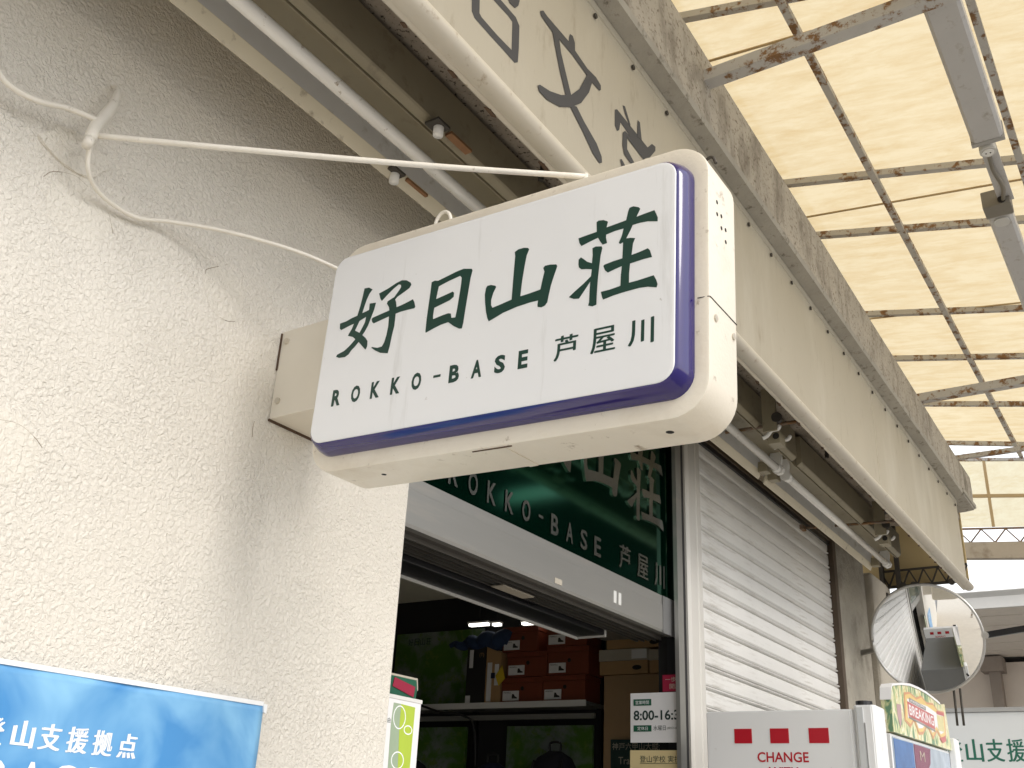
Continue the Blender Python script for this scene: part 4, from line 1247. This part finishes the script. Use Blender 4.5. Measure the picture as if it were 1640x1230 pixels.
def lattice(parent, X, y0, z0, y1, z1, depth, n, m):
    bar('top_chord', (X, y0, z0), (X, y1, z1), 0.014, 0.014, m, parent)
    bar('bottom_chord', (X, y0, z0 - depth), (X, y1, z1 - depth), 0.018, 0.018, m, parent)
    for k in range(n):
        a, b, c = k / n, (k + 0.5) / n, (k + 1) / n
        q = lambda f, d: (X, y0 + (y1 - y0) * f, z0 + (z1 - z0) * f - d)
        bar('lattice_rod', q(a, 0.004), q(b, depth - 0.006), 0.010, 0.010, m, parent)
        bar('lattice_rod', q(b, depth - 0.006), q(c, 0.004), 0.010, 0.010, m, parent)


lattice(gab, GXX - 0.04, 0.3, 4.155, -2.15, 3.93, 0.125, 13, rust_dark)
prism('edge_board', [(0.3, 4.035), (-2.15, 3.81), (-2.15, 3.675), (0.3, 3.90)], 'x', GXX - 0.06, GXX + 0.02, far_dark and mat('edge_board_paint', (0.46, 0.40, 0.32), 0.7, var=0.2, vscale=6, dirt=((0.25, 0.20, 0.14), 0.52, 0.7, 5)), gab)
gir = thing('lattice_girder', 'dark lattice girder bracket under the canopy beside the pillar', 'girder', (7.44, -0.2, 3.35))
lattice(gir, 7.44, 0.02, 3.40, -0.56, 3.405, 0.115, 6, steel_dark)
box('wall_plate', (7.40, 0.0, 3.12), (7.46, 0.025, 3.55), steel_dark, gir)
bar('upright_angle', (7.42, -0.10, 3.20), (7.42, -0.10, 3.9), 0.03, 0.03, steel_dark, gir)
for yy in (-0.13, -0.20, -0.45):
    disc('clamp', (7.425, yy, 3.285), (-1, 0, 0), 0.022, 0.02, steel_dark, gir, 10)
for zz in (3.5, 3.2):
    box('anchor_block', (7.35, -0.03, zz), (7.40, 0.0, zz + 0.03), steel_dark, gir)


# battens hanging under the arcade roof
def batten(x0, x1, y0, y1, zb, label, plug):
    t = thing('arcade_batten', label, 'light fitting', ((x0 + x1) / 2, (y0 + y1) / 2, zb), 'grey battens under the arcade roof')
    prism('casing', [(y0, zb + 0.012), (y0 - 0.012, zb), (y1 + 0.012, zb), (y1, zb + 0.012), (y1, zb + 0.07), (y0, zb + 0.07)], 'x', x0, x1, lum_grey, t)
    for xe in (x0, x1):
        box('end_cap', (xe - 0.012, y1 - 0.003, zb - 0.003), (xe + 0.012, y0 + 0.003, zb + 0.074), mat('end_cap_grey', (0.36, 0.35, 0.33), 0.5), t)
    for f in (0.2, 0.8):
        xx = x0 + (x1 - x0) * f
        bar('hanger', (xx, (y0 + y1) / 2, zb + 0.07), (xx, (y0 + y1) / 2, rz((y0 + y1) / 2)), 0.02, 0.004, lum_grey, t)
    return t


yc0, yc1 = -1.398, -1.512
A = batten(2.05, 3.64, yc0, yc1, 4.10, 'grey batten light under the arcade roof, near one with a plug at its end', True)
rrp = rrect(0.034, 0.030, 0.024, 5)
pl = prism('plug_body', [(3.690 + a_, -1.444 + b_) for a_, b_ in rrp], 'z', 4.088, 4.15, plug_grey, A, 0.003)
disc('plug_face', (3.690, -1.444, 4.0875), (0, 0, -1), 0.022, 0.004, socket_white, pl, 18)
for s_ in (-1, 1):
    disc('plug_slot', (3.690, -1.444 + s_ * 0.008, 4.083), (0, 0, -1), 0.003, 0.0015, dark_hole, pl, 8)
box('strap', (3.66, -1.475, 4.122), (4.13, -1.415, 4.128), lum_grey, A)
tube('lead', spline([(3.70, -1.444, 4.112), (3.85, -1.438, 4.108), (3.98, -1.452, 4.10), (4.09, -1.436, 4.108)], 6), 0.009, fit_box, A, 8)
B = batten(4.19, 6.0, -1.355, -1.452, 4.10, 'grey batten light under the arcade roof, far one at the picture edge', False)
box('fitting_box', (4.09, -1.462, 4.088), (4.185, -1.352, 4.17), fit_box, B, 0.004)
disc('cable_gland', (4.0895, -1.43, 4.11), (-1, 0, -0.2), 0.016, 0.006, dark_hole, B, 12)
prism('spring_clip', [(4.195 + 0.07 * a_ + 0.05, -1.404 + b_ * 0.03 / 0.5) for a_, b_ in rrect(0.5, 0.5, 0.4, 5)], 'z', 4.092, 4.0995, plug_grey, B)

# ---------------------------------------------------------------- convex mirror
mir = thing('convex_mirror', 'round convex safety mirror on a bracket beside the pillar', 'mirror', (6.5, -0.42, 2.75))
mc = Vector((6.50, -0.43, 2.745))
mn = Vector((-0.962, -0.04, -0.263)).normalized()
ma = mn.cross(Vector((0, 0, 1))).normalized()
mb = ma.cross(mn).normalized()
RAD, SAG = 0.312, 0.019
rings = []
for k in range(13):
    f = k / 12
    rr = RAD * math.sin(f * math.pi / 2) if False else RAD * f
    rr = max(rr, 0.002)
    s = SAG * (1 - f * f)
    rings.append([tuple(mc + (ma * math.cos(2 * math.pi * q / 48) + mb * math.sin(2 * math.pi * q / 48)) * rr + mn * s) for q in range(48)])
loft('mirror_face', rings, mirror_face, mir, True, False, True)
rim_pts = [mc + (ma * math.cos(2 * math.pi * q / 64) + mb * math.sin(2 * math.pi * q / 64)) * (RAD + 0.004) for q in range(65)]
tube('rim', rim_pts, 0.0085, mirror_rim, mir, 8)
rings = []
for rr, s in ((RAD, -0.006), (RAD * 0.8, -0.05), (RAD * 0.4, -0.075), (0.01, -0.08)):
    rings.append([tuple(mc + (ma * math.cos(2 * math.pi * q / 32) + mb * math.sin(2 * math.pi * q / 32)) * rr + mn * s) for q in range(32)])
loft('back_shell', rings, mat('mirror_back', (0.16, 0.15, 0.14), 0.6), mir, False, True, True)
rgt = mc - ma * (RAD + 0.012) if (ma.y > 0) else mc + ma * (RAD + 0.012)
disc('rim_bolt', rgt - mn * 0.012, mn, 0.020, 0.03, mirror_rim, mir, 14)
tag(bar('mirror_arm', rgt - mn * 0.02 + Vector((0, -0.01, 0)), (6.42, -1.9, 2.86), 0.02, 0.035, black_met), 'black bar running right from the mirror rim', 'bar')
tube('bracket_arm', [mc - mn * 0.08, mc - mn * 0.10 + Vector((0.12, 0.1, 0)), (6.75, 0.03, 2.72)], 0.018, mirror_rim, mir, 10)
for dy in (0.0, 0.035):
    tube('lower_stay', [mc - mb * (RAD - 0.01) - mn * 0.03 + Vector((0, -0.10 - dy, 0)), (6.56, -0.53 - dy, 2.25)], 0.007, steel_dark, mir, 8)

# ---------------------------------------------------------------- change machine
ch = thing('change_machine', 'white change machine with three red squares in front of the shutter', 'change machine', (4.1, -0.44, 0.1))
bmz = 2.028
body = prism('cabinet', [(3.90 + (1 - 1) , -0.10), (3.90, -0.662), (3.91, -0.672), (4.02, -0.672), (4.02, -0.10)], 'z', 0.10, bmz, mach_white, ch, 0.004)
body2 = prism('door_edge', [(3.898, -0.676), (3.888, -0.684), (3.888, -0.742), (3.895, -0.752), (3.905, -0.756), (4.015, -0.756), (4.02, -0.675), (3.92, -0.674)], 'z', 0.10, bmz + 0.012, mach_white, ch, 0.003)
box('trim_strip', (3.884, -0.712, 0.2), (3.8885, -0.688, bmz + 0.004), mach_trim, ch, 0.001)
box('trim_groove', (3.8835, -0.7165, 0.2), (3.8878, -0.7140, bmz - 0.05), topper_grey, ch)
disc('top_lock', (3.955, -0.70, bmz + 0.010), (0, 0, 1), 0.03, 0.022, black_met, ch, 16)
box('back_gap', (3.93, -0.099, 0.10), (4.0, -0.090, bmz - 0.01), black_met, ch)
for ya, yb in ((-0.214, -0.284), (-0.356, -0.428), (-0.504, -0.578)):
    box('red_square', (3.8985, yb, 1.910 + 0.0), (3.9002, ya, 1.963), red_print, ch)
text('machine_letters', 'CHANGE', 0.036, 0.196, (3.8995, -0.302, 1.843), NXX, (0, 0, 1), red_print, ch, 0.0004, 0.018)
text('machine_letters', 'WITH', 0.036, 0.112, (3.8995, -0.344, 1.790), NXX, (0, 0, 1), red_print, ch, 0.0004, 0.018)
for ya, yb in ((-0.214, -0.284), (-0.356, -0.428), (-0.504, -0.578)):
    box('red_square', (4.0198, yb, 1.910), (4.0215, ya, 1.963), red_print, ch)
text('machine_letters', 'CHANGE', 0.036, 0.196, (4.0205, -0.498, 1.843), (0, 1, 0), (0, 0, 1), red_print, ch, 0.0004, 0.018)
box('back_door', (4.0205, -0.70, 0.2), (4.035, -0.16, 1.79), mat('machine_back_grey', (0.16, 0.165, 0.165), 0.5), ch, 0.003)
prism('red_mark', [(-0.585, 1.815), (-0.577, 1.826), (-0.574, 1.80), (-0.583, 1.80)], 'x', 3.8985, 3.9002, red_print, ch)

# ---------------------------------------------------------------- card vending machine with printed topper
vm = thing('card_machine', 'card vending machine with colourful jungle-print topper beside the change machine', 'vending machine', (5.0, -0.6, 0.1))
VY = -0.675


def vx(p):
    return p


top_out = [(4.46, 2.005), (4.46, 2.13), (4.475, 2.175), (4.50, 2.19), (4.66, 2.215), (4.82, 2.232), (4.98, 2.238), (5.12, 2.238), (5.25, 2.232), (5.40, 2.222), (5.52, 2.24), (5.53, 2.205), (5.55, 2.08), (5.57, 2.028)]
prism('topper', top_out, 'y', VY, VY + 0.04, jungle_print, vm)
prism('topper_edge', [(4.455, 2.13), (4.472, 2.181), (4.50, 2.199), (4.66, 2.225), (4.82, 2.243), (4.98, 2.249), (5.12, 2.249), (5.25, 2.243), (5.40, 2.233), (5.40, 2.2225), (5.25, 2.2325), (5.12, 2.2385), (4.98, 2.2385), (4.82, 2.2325), (4.66, 2.2155), (4.50, 2.1905), (4.4755, 2.1755)], 'y', VY - 0.004, VY + 0.042, paper, vm)
VX_ = (1, 0, 0)


def vshape(nm, pts, m, lay):
    shape(nm, [pts], (0, VY - 0.0006 * lay, 0), VX_, (0, 0, 1), m, vm, 0.0004)


vshape('orange_flame', [(4.66, 2.07), (4.70, 2.19), (4.80, 2.205), (4.92, 2.195), (5.02, 2.218), (5.12, 2.20), (5.25, 2.212), (5.34, 2.19), (5.48, 2.20), (5.47, 2.085), (5.36, 2.05), (5.27, 2.085), (5.17, 2.04), (5.08, 2.09), (4.98, 2.045), (4.90, 2.035), (4.83, 2.085), (4.75, 2.05)], flame_orange, 1)
vshape('yellow_flame', [(4.68, 2.075), (4.715, 2.182), (4.80, 2.197), (4.92, 2.186), (5.02, 2.209), (5.12, 2.191), (5.25, 2.203), (5.34, 2.181), (5.465, 2.19), (5.455, 2.09), (5.36, 2.062), (5.27, 2.096), (5.17, 2.053), (5.08, 2.10), (4.98, 2.057), (4.90, 2.047), (4.83, 2.097), (4.755, 2.065)], flame_yellow, 2)
vshape('pale_flame', [(4.72, 2.085), (4.74, 2.17), (4.92, 2.175), (5.12, 2.182), (5.32, 2.172), (5.44, 2.178), (5.43, 2.10), (5.34, 2.08), (5.27, 2.11), (5.17, 2.07), (5.08, 2.112), (4.98, 2.072), (4.90, 2.062), (4.83, 2.11)], paper, 3)
vshape('red_board', [(4.735, 2.097), (4.735, 2.158), (5.23, 2.154), (5.23, 2.090)], topper_red, 4)
vshape('grey_strip', [(4.77, 2.160), (4.775, 2.178), (5.08, 2.175), (5.08, 2.158)], topper_grey, 4)
vshape('grey_shadow', [(4.735, 2.088), (4.735, 2.0955), (5.23, 2.0885), (5.23, 2.080)], topper_grey, 4)
vshape('red_sash', [(5.30, 2.168), (5.31, 2.184), (5.47, 2.192), (5.47, 2.176)], topper_red, 4)
vshape('red_sash', [(5.31, 2.06), (5.44, 2.083), (5.45, 2.06), (5.36, 2.043)], topper_red, 4)
vshape('yellow_band', [(5.30, 2.095), (5.30, 2.165), (5.44, 2.172), (5.43, 2.10)], mat('topper_pale', (0.72, 0.66, 0.36), 0.3, var=0.3, vscale=40), 4)
vshape('plum_patch', [(4.545, 2.075), (4.55, 2.125), (4.62, 2.13), (4.615, 2.075), (4.58, 2.03)], mat('topper_plum', (0.52, 0.34, 0.36), 0.3), 1)
text('topper_text', 'BREAKING', 0.044, 0.46, (4.755, VY - 0.0028, 2.104), VX_, (0, 0, 1), paper, vm, 0.0003, 0.02)
text('topper_text', 'AWESOME', 0.011, 0.27, (4.79, VY - 0.0028, 2.163), VX_, (0, 0, 1), paper, vm, 0.0003, 0.01)
prism('cabinet', [(4.45, 0.10), (4.45, 1.998), (5.60, 2.022), (5.60, 0.10)], 'y', VY + 0.030, VY + 0.5, mat('machine_back_grey', (0.16, 0.165, 0.165), 0.5), vm, 0.006)
prism('front_frame', [(4.45, 0.10), (4.45, 1.998), (5.60, 2.022), (5.60, 0.10)], 'y', VY + 0.015, VY + 0.0295, mach_white, vm)
box('side_wing', (5.56, VY - 0.02, 0.10), (5.66, VY + 0.014, 2.085), mach_white, vm, 0.008)
prism('window', [(4.475, 1.2), (4.475, 1.988), (5.54, 2.010), (5.54, 1.2)], 'y', VY + 0.010, VY + 0.0145, glass_pale, vm)
prism('blue_poster', [(4.48, 1.2), (4.48, 1.982), (4.80, 1.990), (4.80, 1.2)], 'y', VY + 0.008, VY + 0.0097, print_blue, vm)
prism('plum_poster', [(4.82, 1.86), (4.82, 1.990), (5.13, 1.996), (5.10, 1.93), (5.0, 1.88)], 'y', VY + 0.008, VY + 0.0097, print_plum, vm)
text('poster_mark', 'M', 0.04, 0.09, (4.91, VY + 0.0075, 1.93), VX_, (0, 0, 1), grey_card, vm, 0.0003)
for zz in (1.98, 1.91):
    disc('wing_latch', (5.66, VY, zz), (1, -0.2, 0), 0.012, 0.02, black_met, vm, 10)

# ---------------------------------------------------------------- things down the street
bd = thing('street_name_board', 'white board with green brush-style Japanese lettering down the street', 'board', (9.4, -0.3, 2.2))
box('face', (9.40, -2.6, 1.6), (9.46, 0.6, 2.655), far_board, bd, 0.006)
box('top_trim', (9.385, -2.62, 2.656), (9.47, 0.62, 2.69), mat('board_trim', (0.40, 0.40, 0.39), 0.5), bd)
for ch_, yy in (('登', 0.118), ('山', -0.040), ('支', -0.196), ('援', -0.352), ('拠', -0.508), ('点', -0.664)):
    text('board_character', ch_, 0.175, 0.135, (9.3995, yy, 2.27), NXX, (0, 0, 1), mat('board_green', (0.02, 0.15, 0.10), 0.5), bd, 0.0008, 0.012)
for yy in (-2.4, 0.4):
    box('leg', (9.41, yy, -0.03), (9.45, yy + 0.06, 1.599), far_dark, bd)

fb = thing('house_across', 'low beige house with broad boarded eaves at the end of the street', 'building', (15, 0, 0))
box('wall', (15.4, -9, -0.03), (22, 9, 4.0), far_wall, fb)
xx = 12.0
n_b = 12
for k in range(n_b):
    w = 3.38 / n_b
    box('soffit_board', (12.0 + k * w, -9.6, 4.06 + 0.004 * (k % 2)), (12.0 + k * w + w - 0.018, 9.6, 4.085 + 0.004 * (k % 2)), far_soffit, fb)
box('eaves_board', (11.95, -9.7, 4.03), (11.995, 9.7, 4.22), mat('eaves_white', (0.66, 0.64, 0.60), 0.6), fb)
prism('roof', [(11.9, 4.2), (17.5, 5.2), (23.2, 4.2), (23.2, 4.1), (12.0, 4.1)], 'y', -9.8, 9.8, mat('roof_tin', (0.60, 0.59, 0.57), 0.45, metal=0.2), fb)
for yy in (-5, -2.2, 0.46, 3.2, 6.2):
    box('post', (15.22, yy, -0.03), (15.39, yy + 0.14, 4.055), far_dark, fb)
    box('post_head', (15.10, yy - 0.06, 3.85), (15.395, yy + 0.22, 4.04), far_dark, fb)
for yy in (-4.4, -1.6, 1.2):
    wv = box('window', (15.36, yy, 1.2), (15.398, yy + 1.3, 2.6), far_dark, fb)
    box('pane', (15.34, yy + 0.06, 1.27), (15.358, yy + 0.62, 2.53), window_glass, wv)
    box('pane', (15.34, yy + 0.68, 1.27), (15.358, yy + 1.24, 2.53), window_glass, wv)
tag(tube('handrail', [(12.4, 0.75, 3.02), (12.3, 0.02, 3.02)], 0.025, mat('rail_grey', (0.36, 0.36, 0.36), 0.4, metal=0.4), None, 10), 'grey pipe above the far white board', 'pipe')

# invented block, out of frame: its pale band streaks the mirroring green panel
ab = thing('reflection_block', 'invented dark block out of view, its white band mirrored in the green panel', 'building', (36, -22, 0))
dim_pane = mat('dull_pane', (0.02, 0.02, 0.02), 0.7, spec=0.1)
brick = mat('reflection_block_dark', (0.008, 0.0078, 0.0074), 0.9, var=0.3, vscale=2, spec=0.1)
box('wall', (30.2, -44, -0.03), (44, -10.5, 19), brick, ab)
box('roof_parapet', (30.0, -44.2, 19.01), (44.2, -10.3, 19.5), brick, ab)
box('streak_band', (29.7, -18.4, 12.70), (30.19, -12.2, 13.20), mat('streak_white', (0.85, 0.85, 0.83), 0.5), ab)  # added white band, seen only as the streak on the panel
for zz in (2.5, 5.5, 8.5, 15.0):
    for yy in (-14, -18, -22, -26, -30):
        w_ = box('window', (30.12, yy, zz), (30.195, yy + 2.2, zz + 1.5), black_met, ab)
        box('pane', (30.09, yy + 0.1, zz + 0.1), (30.115, yy + 1.05, zz + 1.4), dim_pane, w_)
        box('pane', (30.09, yy + 1.15, zz + 0.1), (30.115, yy + 2.1, zz + 1.4), dim_pane, w_)
